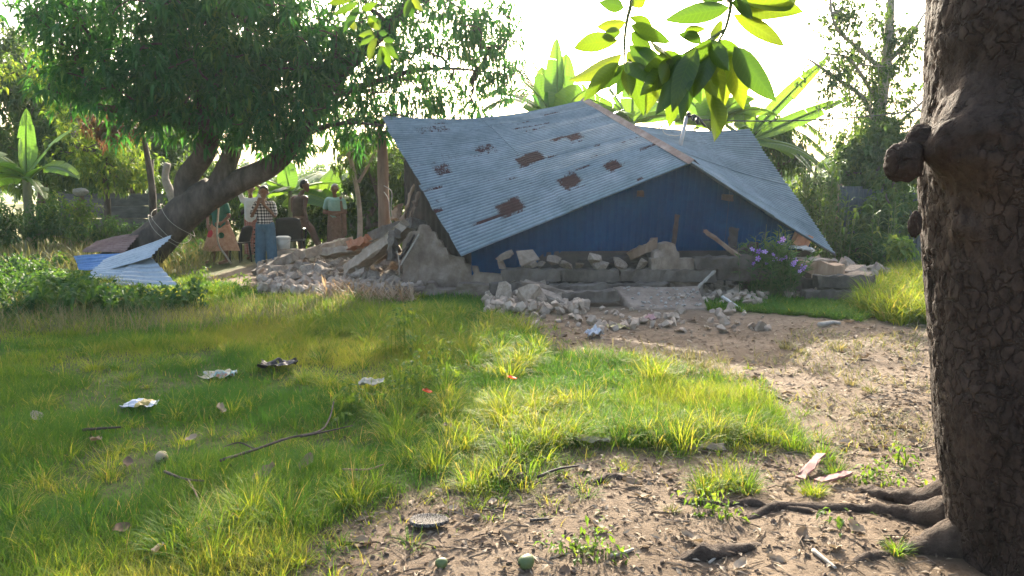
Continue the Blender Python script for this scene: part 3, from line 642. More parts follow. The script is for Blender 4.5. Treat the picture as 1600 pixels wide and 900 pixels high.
def tree(name, label, base, limbs, blobs, leaf, mat='leaf_mid', bark='bark', group=None, tip_r=.012, cat='tree', crown='crown', bend=.25):
    t_ = thing(name, label, cat, base, group); cl = blob_clumps(blobs)
    ac = grow(limbs, cl, tip_r, bend=bend); ac.obj('trunk', MAT[bark], t_, True)
    v_, f, r = foliage(cl, **leaf); Acc().add(v_, f, None, r).obj(crown, MAT[mat], t_)
    return t_

# the big leaning mango tree on the left
TY = 13.5; tb = GG(215, 418)
t_ = thing('leaning_mango_tree', 'big mango tree leaning right, thick dark trunk and wide dense crown', 'tree', tb)
def q(px, py, Y=TY): return P(px, py, Y)
limbs = [([q(185, 428), q(225, 392), q(262, 358), q(300, 322), q(335, 298)], [.5, .38, .33, .32, .28]),
         ([q(296, 322), q(292, 280), q(322, 235, 13.3), q(325, 180, 13), q(300, 110, 13), q(270, 20, 13), q(250, -60, 13)], [.24, .2, .18, .16, .13, .1, .05]),
         ([q(338, 300), q(356, 255), q(372, 205, 13.8), q(390, 140, 14.2), q(385, 70, 14.5), q(400, -30, 14.5)], [.22, .17, .15, .13, .1, .05]),
         ([q(330, 305), q(375, 282), q(425, 258, 13.4), q(465, 215, 13.4), q(505, 150, 13.5), q(550, 95, 13.6), q(610, 40, 13.8), q(650, -20, 14)], [.26, .21, .19, .17, .15, .12, .09, .04]),
         ([q(500, 155, 13.5), q(580, 130, 13.8), q(650, 110, 14.2), q(720, 108, 14.5), q(795, 118, 14.6)], [.085, .06, .04, .025, .012]),
         ([q(465, 215, 13.4), q(500, 200, 13.2), q(545, 192, 13.0), q(600, 196, 13)], [.08, .05, .03, .018]),
         ([q(390, 140, 14.2), q(430, 100, 14.6), q(440, 40, 15)], [.12, .09, .05]),
         ([q(310, 200, 13.1), q(240, 170, 13), q(170, 170, 13), q(120, 150, 13.2)], [.14, .1, .06, .03])]
blobs = [(250, 40, 13.2, 150, 85, 1.6, 80), (370, 20, 13.0, 140, 90, 1.5, 80), (320, 110, 12.8, 120, 55, 1.2, 62), (220, 125, 13.0, 90, 50, 1.2, 44), (430, 125, 13.2, 80, 55, 1.0, 42), (390, 165, 13.0, 70, 30, .8, 26),
         (250, 180, 12.9, 70, 25, .8, 22), (480, 60, 13.6, 110, 80, 1.2, 56), (560, 100, 13.6, 75, 50, 1.0, 26), (510, 165, 13.2, 60, 35, .7, 17), (600, 30, 14, 90, 55, 1.2, 34), (690, 20, 14.2, 80, 45, 1.0, 30), (650, 95, 14.2, 80, 35, .8, 22),
         (745, 60, 14.5, 55, 60, .8, 20), (740, 125, 14.6, 60, 20, .6, 11), (620, 160, 13.6, 50, 18, .5, 7), (140, 40, 13.2, 85, 70, 1.2, 34), (120, 120, 13.2, 60, 40, .9, 17), (420, -70, 13.6, 200, 70, 1.8, 60), (200, -60, 13.4, 170, 70, 1.8, 40), (640, -50, 14, 120, 50, 1.2, 24), (445, 205, 13.2, 45, 22, .5, 10), (60, 30, 13.6, 40, 35, .6, 6), (690, 152, 14.4, 90, 14, .5, 10), (775, 110, 14.6, 35, 40, .5, 9), (790, 50, 14.6, 30, 45, .5, 9), (610, 185, 13.6, 60, 14, .4, 8), (560, 200, 13.4, 50, 22, .4, 8), (720, 160, 14.6, 50, 16, .4, 7), (320, 188, 13.0, 50, 18, .6, 9), (410, 195, 12.9, 50, 18, .6, 9), (460, 222, 13.2, 35, 16, .4, 6)]
thick = blob_clumps([b_ for b_ in blobs if b_[0] < 590]); airy = blob_clumps([b_ for b_ in blobs if b_[0] >= 590]); cl = np.concatenate([thick, airy])
ac = grow(limbs, cl, .011); ac.obj('trunk', MAT['bark'], t_, True)
v_, f, r = foliage(thick, .4, 6, 9, .225, .052, .25, .75, .6, .4); acl = Acc().add(v_, f, None, r); v_, f, r = foliage(airy, .44, 5, 8, .21, .045, .3, .75, .6, .5); acl.add(v_, f, None, r); acl.obj('crown', MAT['crown'], t_)

LEAF_S = dict(rad=.5, tips=9, per=10, L=.16, W=.07, droop=.25)
tree('background_tree', 'broad dark tree rising behind the low wall at far left', GG(60, 372), [([P(70, 380, 23), P(75, 250, 23), P(60, 120, 23)], [.3, .24, .1])],
     [(60, 170, 23, 120, 100, 2, 60), (20, 120, 22.5, 80, 50, 1.5, 20), (110, 240, 22, 90, 50, 1.5, 40), (40, 250, 24, 70, 45, 1.5, 20)], dict(rad=.8, tips=9, per=11, L=.26, W=.11, droop=.3), 'leaf_mid')
tree('background_tree', 'dark two-stemmed tree behind the low wall left of the leaning trunk', GG(190, 370), [([P(188, 380, 22), P(190, 300, 22), P(185, 230, 22)], [.35, .3, .16]), ([P(215, 380, 22.4), P(214, 300, 22.4), P(235, 220, 22.5)], [.28, .22, .12])],
     [(190, 225, 22, 100, 60, 1.8, 45), (270, 230, 22.5, 70, 50, 1.5, 30), (150, 260, 21.5, 60, 30, 1.2, 20), (250, 270, 22, 60, 25, 1, 16)], dict(rad=.7, tips=9, per=11, L=.22, W=.09, droop=.3), 'leaf_mid')
tree('yellowing_tree', 'small yellow-green tree with sunlit leaves in front of the dark left trees', GG(165, 385), [([P(165, 392, 18), P(168, 320, 18), P(160, 240, 18)], [.09, .07, .04])],
     [(160, 240, 18, 65, 45, .9, 34), (110, 170, 18.5, 60, 50, .9, 18), (60, 110, 19, 60, 30, .8, 14), (200, 265, 18, 40, 30, .7, 14)], dict(rad=.42, tips=7, per=9, L=.15, W=.07, droop=.3), 'leaf_light')
tree('browning_branch_tree', 'small tree with reddish-brown withered leaves under the mango crown', GG(178, 388), [([P(240, 400, 16.5), P(238, 300, 16.5), P(225, 215, 16.5)], [.09, .075, .05])],
     [(185, 192, 16, 45, 20, .5, 8), (150, 205, 16, 30, 20, .4, 4)], dict(rad=.3, tips=7, per=9, L=.17, W=.06, droop=.35), 'leaf_brown')
tree('leafy_shrub_tree', 'tall leafy shrub behind the wooden post beside the fallen roof', GG(600, 382), [([P(610, 395, 17), P(600, 330, 17), P(575, 260, 17)], [.12, .09, .04]), ([P(615, 395, 17.2), P(625, 320, 17), P(640, 270, 17)], [.1, .07, .04])],
     [(578, 285, 18.4, 36, 46, .8, 34), (612, 300, 18.2, 45, 60, .9, 44), (640, 270, 17, 30, 50, .7, 24), (575, 240, 17, 45, 25, .7, 14), (590, 350, 18.0, 50, 25, .8, 26), (562, 335, 18.6, 20, 30, .6, 12)], dict(rad=.4, tips=6, per=8, L=.17, W=.1, droop=.25), 'leaf_mid')
tree('sparse_hanging_branches', 'bare grey branches with sparse leaves hanging left of the wooden post', P(560, 330, 15.5) * [1, 1, 0],
     [([P(560, 418, 15.5), P(562, 330, 15.5), P(548, 250, 15.4), P(530, 205, 15.2), P(520, 170, 15)], [.07, .05, .045, .04, .03]), ([P(548, 250, 15.4), P(575, 215, 15.2), P(595, 200, 15)], [.04, .03, .02]), ([P(560, 285, 15.5), P(580, 250, 15.5), P(590, 225, 15.5)], [.035, .03, .02])],
     [(550, 225, 15.3, 40, 32, .5, 15), (585, 225, 15.3, 25, 30, .4, 9), (535, 185, 15, 40, 20, .5, 8)], dict(rad=.25, tips=3, per=6, L=.16, W=.06, droop=.35), 'leaf_mid', 'bark_pale')
tree('hedge_shrub', 'dense green hedge behind the people between trunk and banana leaves', GG(400, 378), [([P(400, 390, 19), P(400, 330, 19)], [.06, .03])],
     [(330, 300, 19.5, 60, 50, .7, 40), (400, 330, 19, 80, 40, .7, 44), (460, 340, 19, 60, 35, .7, 30), (520, 345, 18.6, 50, 30, .6, 26), (300, 340, 19, 50, 35, .7, 24)], dict(rad=.4, tips=8, per=9, L=.17, W=.075, droop=.25), 'leaf_mid', cat='shrub')
tree('hedge_shrub', 'sunlit light green shrub between the two men and the elder', GG(500, 384), [([P(500, 392, 18.4), P(498, 350, 18.4)], [.04, .02])],
     [(495, 345, 18.3, 30, 32, .5, 16), (545, 350, 18.2, 18, 26, .4, 8)], dict(rad=.3, tips=7, per=9, L=.14, W=.07, droop=.2), 'leaf_light', cat='shrub')
# right-hand side
VT = thing('vine_clad_tree', 'tall thin tree wrapped in vines with bare twigs hanging left', 'tree', GG(1385, 395))
limbs = [([P(1390, 405, 16.5), P(1378, 300, 16.5), P(1372, 200, 16.5), P(1385, 100, 16.5), P(1395, -40, 16.5)], [.2, .17, .14, .11, .06]), ([P(1374, 200, 16.5), P(1345, 150, 16.3), P(1310, 125, 16.2), P(1275, 100, 16), P(1262, 92, 16)], [.07, .05, .035, .025, .015]),
         ([P(1380, 110, 16.5), P(1340, 75, 16.3), P(1305, 40, 16), P(1295, -20, 16)], [.06, .045, .03, .02]), ([P(1372, 160, 16.5), P(1330, 95, 16.2), P(1300, 85, 16), P(1280, 80, 16)], [.05, .03, .02, .012]), ([P(1385, 100, 16.5), P(1420, 60, 16.6), P(1445, 20, 16.8)], [.06, .04, .02]), ([P(1378, 215, 16.5), P(1430, 170, 16.4), P(1460, 140, 16.3)], [.05, .03, .02])]
cl = blob_clumps([(1375, 160, 16.5, 28, 110, .4, 46), (1395, 60, 16.5, 30, 70, .4, 24), (1355, 110, 16.4, 35, 50, .5, 18), (1310, 60, 16.2, 35, 50, .4, 16), (1300, 110, 16.1, 30, 25, .3, 8), (1420, 100, 16.5, 22, 70, .4, 16), (1340, 20, 16.2, 60, 30, .5, 18), (1365, 215, 16.4, 40, 30, .5, 16)])
ac = grow(limbs, cl, .009); hang = []
for k in range(13):                                       # hanging vine strands
    x = 1284 + 7 * k + rng.uniform(-5, 5); y0 = rng.uniform(85, 130); y1 = y0 + rng.uniform(50, 130); Yv = 16.1 + rng.uniform(-.1, .3)
    pth = smooth_path([P(x, y0, Yv), P(x + rng.uniform(-4, 4), (y0 + y1) / 2, Yv), P(x + rng.uniform(-5, 5), y1, Yv)], 9); v_, f3, f4 = tube(pth, .008, 4); ac.add(v_, f3, f4); hang += list(pth[2:])
ac.obj('trunk', MAT['bark_pale'], VT, True)
v_, f, r = foliage(cl, .36, 5, 7, .11, .06, .25); acl = Acc().add(v_, f, None, r); v_, f, r = foliage(np.array(hang), .1, 3, 4, .1, .05, .3); acl.add(v_, f, None, r); acl.obj('crown', MAT['leaf_mid'], VT)
tree('vine_thicket', 'dense leafy thicket at the foot of the vine-clad tree', GG(1360, 402), [([P(1365, 410, 15.8), P(1365, 330, 15.8), P(1370, 270, 15.8)], [.1, .07, .04])],
     [(1365, 235, 15.8, 50, 40, .7, 40), (1385, 280, 15.6, 50, 40, .7, 34), (1340, 270, 15.8, 30, 35, .6, 18), (1410, 240, 15.6, 35, 50, .6, 24), (1325, 300, 16, 25, 30, .5, 12), (1395, 335, 14.5, 30, 40, .3, 20), (1362, 350, 14.4, 16, 30, .3, 9)], dict(rad=.36, tips=8, per=8, L=.15, W=.085, droop=.3), 'leaf_mid', cat='shrub')
tree('drooping_leaf_tree', 'slim tree with drooping leaves rising behind the right roof edge', GG(1215, 392), [([P(1225, 400, 17.5), P(1220, 280, 17.5), P(1205, 210, 17.5)], [.07, .05, .03])],
     [(1205, 215, 17.5, 35, 35, .5, 22), (1230, 255, 17.5, 30, 30, .5, 14), (1185, 195, 17.5, 25, 20, .4, 8)], dict(rad=.32, tips=6, per=8, L=.19, W=.06, droop=.5, down=.8), 'leaf_mid')
tree('fence_shrub', 'low bushy shrub growing at the right roof corner before the metal fence', GG(1330, 418), [([P(1330, 418, 14.0), P(1330, 395, 14.0)], [.03, .02])],
     [(1320, 390, 14.0, 55, 22, .5, 30), (1365, 395, 13.6, 40, 18, .5, 18), (1400, 400, 13.2, 20, 16, .4, 8)], dict(rad=.25, tips=7, per=8, L=.11, W=.05, droop=.2), 'weed', cat='shrub')
tree('fence_shrub', 'small yellow-leaved plant beside the thick trunk in the right grass', GG(1400, 424), [([P(1402, 424, 12.6), P(1404, 385, 12.6)], [.015, .01])],
     [(1404, 388, 12.6, 12, 14, .15, 8)], dict(rad=.1, tips=5, per=5, L=.14, W=.09, droop=.2), 'leaf_light', cat='shrub')
tree('roadside_bush', 'light green bush filling the gap behind the right roof edge', GG(1270, 392), [([P(1270, 400, 18), P(1270, 330, 18)], [.04, .02])],
     [(1265, 330, 18, 45, 35, .6, 26), (1310, 330, 18.4, 40, 35, .6, 22), (1235, 320, 18.2, 30, 40, .6, 14)], dict(rad=.36, tips=7, per=8, L=.16, W=.07, droop=.3), 'leaf_light', cat='bush')
# left-hand weeds tall enough to be plants of their own
for (px, py, Y, rx, ry, n, mat, lab) in [(105, 330, 16.5, 35, 50, 26, 'leaf_light', 'tall yellow-green weed bush right of the left banana plant'), (60, 345, 15.5, 40, 26, 22, 'weed', 'green weed bush at the foot of the left banana plant'), (20, 355, 15, 40, 25, 20, 'weed', 'green bush at the left edge under the banana plant'), (165, 365, 16.5, 60, 22, 26, 'weed', 'dark low bush before the low wall'), (265, 385, 14.6, 40, 26, 14, 'weed', 'pile of dark cut twigs right of the leaning trunk')]:
    g = P(px, py, Y) * [1, 1, 0]
    tree('weed_bush', lab, g, [([g, g + [0, 0, .4]], [.02, .012])], [(px, py, Y, rx, ry, .6, n)], dict(rad=.28, tips=7, per=8, L=.12, W=.05, droop=.2), mat, 'stem', cat='bush', tip_r=.005)
# far tree line, one mass
ac = Acc(); fx = rng.uniform(-75, 75, 520); fy = 62 + rng.uniform(0, 14, 520); fz = rng.uniform(.2, 1, 520) * (2.6 + 2.6 * vn(fx * .12, 0 * fx, 0, 7))
v_, f, r = foliage(np.stack([fx, fy, fz], -1), 1.3, 8, 9, .55, .3, .2); ac.add(v_, f, None, r)
stuff(ac.obj('distant_tree_line', MAT['leaf_mid'], None, False, (0, 65, 0)), 'far line of trees beyond the fields', 'tree line')

# ------------------------------------------------------------------ banana plants and palms
def banana_leaf(base, d0, L, W, arch, tear, seed, parent, mat='banana', flop=.35, name='leaf', roll=None):
    """arching blade with a midrib; each half is torn into strips that sag on their own"""
    r = np.random.default_rng(seed); n = 17; d = unit(d0); pts = [np.asarray(base, float)]; dd = d.copy(); st = L / (n - 1)
    for k in range(n - 1): pts.append(pts[-1] + dd * st); dd = unit(dd + np.array([0, 0, -arch / n]))
    pts = np.array(pts); T = unit(np.gradient(pts, axis=0)); side = unit(np.cross(T, np.array([0, 0, 1.0]) + .01)); nn = np.cross(side, T); ro = r.normal(0, .4) if roll is None else roll; side, nn = side * math.cos(ro) + nn * math.sin(ro), nn * math.cos(ro) - side * math.sin(ro)
    t = np.linspace(0, 1, n); prof = W / 2 * np.clip(np.sin(PI * np.clip((t - .1) / .9, 0, 1) ** .62), 0, 1) ** .55; prof[t < .12] = .02
    prof[-1] = .01
    ac = Acc(); lu = []; lv = []
    v_, f3, f4 = tube(pts, np.linspace(.035, .006, n) * min(1, L / 1.6), 5, False); ac.add(v_, f3, f4, .9); lu += [0] * len(v_); lv += [0] * len(v_)
    for sgn in (-1, 1):
        k = 1
        while k < n - 1:
            m = min(n - 1 - k, int(r.integers(1, 5) if r.uniform() < tear else r.integers(5, 9))); drop = flop * r.uniform(.2, 1.6); cut = r.uniform(.75, 1) if tear > .3 else 1
            rows = range(k, k + m + 1); vv = []; gap = .08 * st if m < 5 else 0
            for a in rows:
                off = gap * (1 if a == k else -1 if a == k + m else 0)
                for s in (0, .5, 1): vv.append(pts[a] + T[a] * off * s + sgn * side[a] * prof[a] * s * cut + nn[a] * prof[a] * (.28 * s - drop * s * s)); lu.append(s); lv.append(t[a] * L * 14 + s * 1.2)
            F_ = []
            for a in range(m):
                for s in range(2): F_.append([a * 3 + s, a * 3 + s + 1, a * 3 + s + 4, a * 3 + s + 3])
            ac.add(vv, None, F_, .2 + .6 * r.uniform()); k += m
    return ac.obj(name, MAT[mat], parent, False, None, {'lu': lu, 'lv': lv})
def banana(label, base, h, leaves, lean=(0, 0), rstem=.12, seed=0, W=.5, tear=.5, group=None, rolls={}):
    b_ = np.asarray(base, float); t_ = thing('banana_plant', label, 'banana plant', b_, group); top = b_ + [lean[0], lean[1], h]
    pth = smooth_path([b_ - [0, 0, .1], b_ * .5 + top * .5 + [lean[0] * .1, 0, 0], top], 8); v_, f3, f4 = tube(pth, np.linspace(rstem, rstem * .5, 8), 10); mk('pseudostem', v_, [f3, f4], MAT['pstem'], t_, True)
    for k, (az, el, L, arch) in enumerate(leaves):
        a, e = math.radians(az), math.radians(el); banana_leaf(top - [0, 0, .06 * (k % 3)], (math.cos(a) * math.cos(e), math.sin(a) * math.cos(e), math.sin(e)), L, W * (.8 + .06 * (k % 5)), arch, tear, seed * 50 + k, t_, roll=rolls.get(k))
    return t_
# azimuth: 0 = right, 90 = away, 180 = left, 270 = to the viewer
banana('banana plant standing at far left before the dark trees', P(45, 330, 16) * [1, 1, 0], 1.75, [(100, 80, 1.5, .3), (20, 62, 1.5, .9), (-20, 42, 1.7, 1.7), (190, 55, 1.4, 1.5), (200, 25, 1.1, 2.0), (-40, 20, 1.2, 1.6), (240, 40, 1.0, 1.4)], (.0, 0), .14, 1, .62, .45)
banana('banana plant with one tall upright pale leaf behind the left roof ridge', P(870, 300, 17.2) * [1, 1, 0], 2.9, [(95, 86, 2.0, .15), (60, 78, 1.8, .3), (120, 70, 1.7, .4), (170, 50, 1.8, 1.2), (185, 28, 1.7, 1.2), (10, 45, 1.7, 1.1), (200, 60, 1.5, .8), (-10, 25, 1.6, 1.2), (300, 60, 1.5, 1.4)], (0, 0), .15, 2, .9, .5)
banana('banana plant behind the roof ridge under the hanging leaves', P(985, 300, 17.0) * [1, 1, 0], 3.0, [(80, 62, 1.7, .7), (150, 42, 1.9, .9), (30, 50, 1.8, .9), (200, 25, 1.8, 1.1), (-20, 25, 1.7, 1.1), (180, 65, 1.6, .8), (230, 30, 1.3, 1.4)], (0, 0), .15, 3, .75, .45)
banana('banana plant behind the middle of the right roof slope', P(1110, 300, 17.0) * [1, 1, 0], 2.9, [(85, 78, 1.8, .3), (140, 55, 1.7, .8), (40, 52, 1.8, .8), (250, 70, 1.3, 1.4), (-60, 55, 1.4, 1.5), (200, 35, 1.5, 1.4), (-30, 40, 1.5, 1.4), (170, 40, 1.5, 1.2)], (0, 0), .15, 4, .8, .4)
banana('banana plant with long bare leaves arching right above the right roof edge', P(1165, 300, 16.6) * [1, 1, 0], 2.6, [(8, 48, 2.6, .2), (4, 26, 2.6, .15), (-5, 12, 2.2, 1.5), (0, 0, 2.0, 1.4), (100, 70, 1.5, .5), (185, 50, 1.4, 1.2), (240, 40, 1.2, 1.4)], (0, 0), .15, 5, .5, .5, rolls={0: -1.0, 1: -.8, 2: -.5, 3: -.6})
banana('broad-leaved banana plant behind the man with hands on his head', P(455, 330, 18) * [1, 1, 0], 1.45, [(170, 30, 1.5, .9), (15, 28, 1.6, .9), (60, 45, 1.4, .9), (195, 5, 1.3, 1.0), (-10, 5, 1.4, .9), (120, 60, 1.2, .6), (250, 15, 1.0, 1.0)], (0, 0), .1, 6, .75, .12)
banana('low banana plant behind the elder in the brown wrap', P(508, 330, 18.6) * [1, 1, 0], 1.25, [(175, 25, 1.3, .8), (20, 40, 1.2, 1.0), (80, 60, 1.2, .6), (-15, 15, 1.2, 1.0), (210, 20, 1.1, 1.0)], (0, 0), .09, 7, .7, .12)
banana('small banana plant among reeds at the right fence end', P(1318, 330, 16.5) * [1, 1, 0], 1.4, [(95, 78, 1.1, .3), (150, 65, 1.0, .6), (20, 60, 1.0, 1.0), (200, 40, 1.0, 1.2), (-20, 30, .9, 1.4)], (0, 0), .09, 8, .35, .2)
def frond(base, d0, L, arch, seed, parent, W=.42, name='frond', mat='leaf_mid'):
    r = np.random.default_rng(seed); n = 22; pts = [np.asarray(base, float)]; dd = unit(d0)
    for k in range(n - 1): pts.append(pts[-1] + dd * L / (n - 1)); dd = unit(dd + np.array([0, 0, -arch / n]))
    pts = np.array(pts); T = unit(np.gradient(pts, axis=0)); side = unit(np.cross(T, [0, 0, 1.0])); ac = Acc()
    v_, f3, f4 = tube(pts, np.linspace(.022, .005, n), 5, False); ac.add(v_, f3, f4, .8)
    pos = []; dr = []; Ls = []
    for k in np.linspace(3, n - 1.01, 46):
        a = int(k); f_ = k - a; p = pts[a] * (1 - f_) + pts[a + 1] * f_; tt_ = k / n
        for s in (-1, 1): pos.append(p); dr.append(side[a] * s * .8 + T[a] * .6 + [0, 0, -.35 - .2 * r.uniform()]); Ls.append(W * (math.sin(PI * min(1, .15 + tt_ * .85)) * .8 + .3) * r.uniform(.85, 1.1))
    v_, f = leaves_arr(np.array(pos), np.array(dr), np.array(Ls), .035, .25, .2); ac.add(v_, f, None, .2 + .4 * r.uniform()); return ac.obj(name, MAT[mat], parent)
pb = P(1300, 300, 19) * [1, 1, 0]; palm = thing('coconut_palm', 'young palm with arching feathery fronds behind the reeds on the right', 'palm', pb); pt = P(1322, 300, 19)
v_, f3, f4 = tube(smooth_path([pb, pt], 6), np.linspace(.16, .1, 6), 10); mk('trunk', v_, [f3, f4], MAT['bark_pale'], palm, True)
for k, (az, el, L, ar) in enumerate([(170, 60, 1.9, 1.5), (150, 40, 1.7, 1.5), (10, 60, 1.7, 1.4), (60, 70, 1.6, 1.0), (200, 35, 1.4, 1.6), (-20, 40, 1.5, 1.6), (110, 75, 1.6, .9)]):
    a, e = math.radians(az), math.radians(el); frond(pt, (math.cos(a) * math.cos(e), math.sin(a) * math.cos(e), math.sin(e)), L, ar, 300 + k, palm)
pb = P(1160, 300, 18.5) * [1, 1, 0]; palm = thing('coconut_palm', 'palm with drooping torn fronds behind the right roof edge', 'palm', pb); pt = P(1180, 205, 18.5)
v_, f3, f4 = tube(smooth_path([pb, pt], 6), np.linspace(.15, .1, 6), 10); mk('trunk', v_, [f3, f4], MAT['bark_pale'], palm, True)
for k, (az, el, L, ar) in enumerate([(5, 40, 2.0, 1.9), (-10, 20, 1.9, 1.6), (20, 15, 1.5, 1.5), (180, 40, 1.6, 1.5)]):
    a, e = math.radians(az), math.radians(el); frond(pt, (math.cos(a) * math.cos(e), math.sin(a) * math.cos(e), math.sin(e)), L, ar, 320 + k, palm, .36)
pb = P(800, 300, 18.5) * [1, 1, 0]; palm = thing('coconut_palm', 'palm with feathery fronds showing above the left roof edge', 'palm', pb); pt = P(842, 150, 18.5)
v_, f3, f4 = tube(smooth_path([pb, pt], 6), np.linspace(.15, .1, 6), 10); mk('trunk', v_, [f3, f4], MAT['bark_pale'], palm, True)
for k, (az, el, L, ar) in enumerate([(175, 30, 1.5, 1.2), (165, 62, 1.4, 1.0), (20, 50, 1.3, 1.2), (190, 10, 1.4, .9), (120, 70, 1.3, .9)]):
    a, e = math.radians(az), math.radians(el); frond(pt, (math.cos(a) * math.cos(e), math.sin(a) * math.cos(e), math.sin(e)), L, ar, 340 + k, palm, .4)

# reeds and maize-like stalks, right
def stalks(name, label, px0, px1, Y, h0, h1, n, cat, mat='leaf_mid', L=.5, W=.04, seed=0):
    r = np.random.default_rng(seed); b_ = P((px0 + px1) / 2, 300, Y) * [1, 1, 0]; t_ = thing(name, label, cat, b_); ac = Acc(); pos = []; dr = []; Ls = []
    for k in range(n):
        x = P(r.uniform(px0, px1), 300, Y + r.uniform(-.4, .4)) * [1, 1, 0]; h = r.uniform(h0, h1); top = x + [r.normal(0, .08), r.normal(0, .08), h]; v_, f3, f4 = tube(smooth_path([x, (x + top) / 2 + [r.normal(0, .02), 0, 0], top], 4), [.012, .011, .009, .006], 4, False); ac.add(v_, f3, f4)
        m = int(h / .13)
        for q_ in range(m): s = .15 + .85 * q_ / m; a = r.uniform(0, 6.28); pos.append(x * (1 - s) + top * s); dr.append([math.cos(a), math.sin(a), .7 + .5 * s]); Ls.append(L * r.uniform(.7, 1.2))
    ac.obj('stalk', MAT['stem'], t_, True); pos = np.array(pos); dr = unit(np.array(dr)); Ls = np.array(Ls)
    g = Acc(); n_ = len(pos); tpar = np.array([0, .3, .6, .82, 1]); sd_ = unit(np.cross(dr, [0, 0, 1.0])); vv = []
    for q_, s in enumerate(tpar):
        c = pos + dr * (Ls * s)[:, None] - np.array([0, 0, 1.0]) * (Ls * .75 * s * s)[:, None]; wd = W * (math.sin(PI * (.2 + .8 * s)) if s < 1 else 0.02) / 2; vv += [c - sd_ * wd, c + sd_ * wd]
    vv = np.stack(vv, 1).reshape(-1, 3); F_ = np.array([[2 * a, 2 * a + 1, 2 * a + 3, 2 * a + 2] for a in range(4)]); F_ = ((np.arange(n_) * 10)[:, None, None] + F_[None]).reshape(-1, 4)
    g.add(vv, None, F_, np.repeat(r.uniform(0, 1, n_), 10)); g.obj('blade_leaves', MAT[mat], t_); return t_
stalks('reed_clump', 'tall dark reed clump rising behind the right roof corner', 1245, 1312, 14.6, 1.4, 2.1, 44, 'reeds', 'leaf_mid', .5, .045, 1)
stalks('reed_clump', 'loose reeds between the right roof edge and the metal fence', 1290, 1325, 13.9, .9, 1.5, 18, 'reeds', 'leaf_mid', .42, .04, 2)
stalks('maize_plant', 'sunlit maize-like stalks with yellow arching leaves before the metal fence', 1365, 1408, 13.6, .9, 1.35, 7, 'maize', 'leaf_light', .5, .05, 3)
stalks('maize_plant', 'single arching pale-leaved stalk left of the metal fence', 1322, 1330, 13.4, .9, 1.2, 2, 'maize', 'leaf_light', .6, .05, 4)

# ================================================================== FOREGROUND TREE (right)
FT = thing('thick_tree', 'thick rough-barked tree trunk with round burls at the right edge', 'tree', (TRUNK_X, TRUNK_Y, 0))
m, t, b, o = _new('cracked_bark')
n1 = _noise(t, 3.5, 6, .65, (1, 1, .5)); r1 = _ramp(t, [(.02, .0135, .0105), (.042, .029, .0225), (.072, .052, .041)], [.3, .5, .7]); t.links.new(n1.outputs[0], r1.inputs[0])
n2 = _noise(t, 26, 8, .7, (1, 1, .6)); r2 = _ramp(t, [(.5, .5, .5), (1, 1, 1), (1.35, 1.3, 1.25)], [.35, .5, .7]); t.links.new(n2.outputs[0], r2.inputs[0])
vo = t.nodes.new('ShaderNodeTexVoronoi'); vo.feature = 'DISTANCE_TO_EDGE'; vo.inputs['Scale'].default_value = 26; tc = t.nodes.new('ShaderNodeTexCoord'); mp = t.nodes.new('ShaderNodeMapping'); mp.inputs['Scale'].default_value = (1, 1, .6)
nd = _noise(t, 9, 4); vm = t.nodes.new('ShaderNodeVectorMath'); vm.operation = 'MULTIPLY_ADD'; vm.inputs[1].default_value = (.12, .12, .12)
t.links.new(nd.outputs['Color'], vm.inputs[0]); t.links.new(tc.outputs['Object'], vm.inputs[2]); t.links.new(vm.outputs[0], mp.inputs[0]); t.links.new(mp.outputs[0], vo.inputs['Vector'])
crk = _math(t, 'MINIMUM', _math(t, 'MULTIPLY', vo.outputs['Distance'], 9.0), 1.0)
nm_ = _noise(t, 2.2, 3); crk = _math(t, 'MAXIMUM', crk, _math(t, 'MULTIPLY', _math(t, 'GREATER_THAN', nm_.outputs[0], .6), .6))
t.links.new(_mix(t, r1.outputs[0], r2.outputs[0], .9, 'MULTIPLY'), b.inputs['Base Color']); b.inputs['Roughness'].default_value = .92; b.inputs['Specular IOR Level'].default_value = .2
_bump(t, b, _math(t, 'ADD', _math(t, 'MULTIPLY', crk, .6), _math(t, 'MULTIPLY', n2.outputs[0], .7)), 1.0, .024)
MAT['cracked'] = m
MAT['root'] = M('soiled_root_bark', [(.04, .028, .02), (.085, .06, .044), (.14, .104, .076)], 12, .95, 1.0, 45, .04)
RT = .43; na, nz = 220, 330
zz = np.linspace(-.12, 4.2, nz); epx = np.interp(zz, [-.1, .1, .5, .9, 1.2, 1.6, 1.85, 2.4, 4.2], [1482, 1478, 1458, 1446, 1438, 1430, 1440, 1450, 1480])
dep = TRUNK_Y * math.cos(PITCH) - (zz - CAM_H) * math.sin(PITCH); exx = (epx - 800) / FPX * dep; xc = exx + RT * 1.14
TH, ZZ = np.meshgrid(np.linspace(0, 2 * PI, na, endpoint=False), zz); ca, sa = np.cos(TH), np.sin(TH)
fl = np.clip(.32 - ZZ, 0, 1); lob = np.clip(np.cos(3 * TH + .6), 0, 1) ** 2 + np.clip(np.cos(2 * TH - 3.4), 0, 1) ** 3
R = RT + fl ** 2 * lob * 1.8
R = R + .04 * (fbm(ca * 2, sa * 2, ZZ * 1.2, 3, 91) - .5) + .012 * (fbm(ca * 8, sa * 8, ZZ * 5, 4, 92) - .5) - .011 * np.clip(1 - np.abs(fbm(ca * 9, sa * 9, ZZ * 7, 3, 93) - .5) / .035, 0, 1) - .008 * np.clip(1 - np.abs(fbm(ca * 15, sa * 15, ZZ * 14, 2, 97) - .5) / .05, 0, 1) + .006 * (vn(ca * 34, sa * 34, ZZ * 70, 95) - .5)
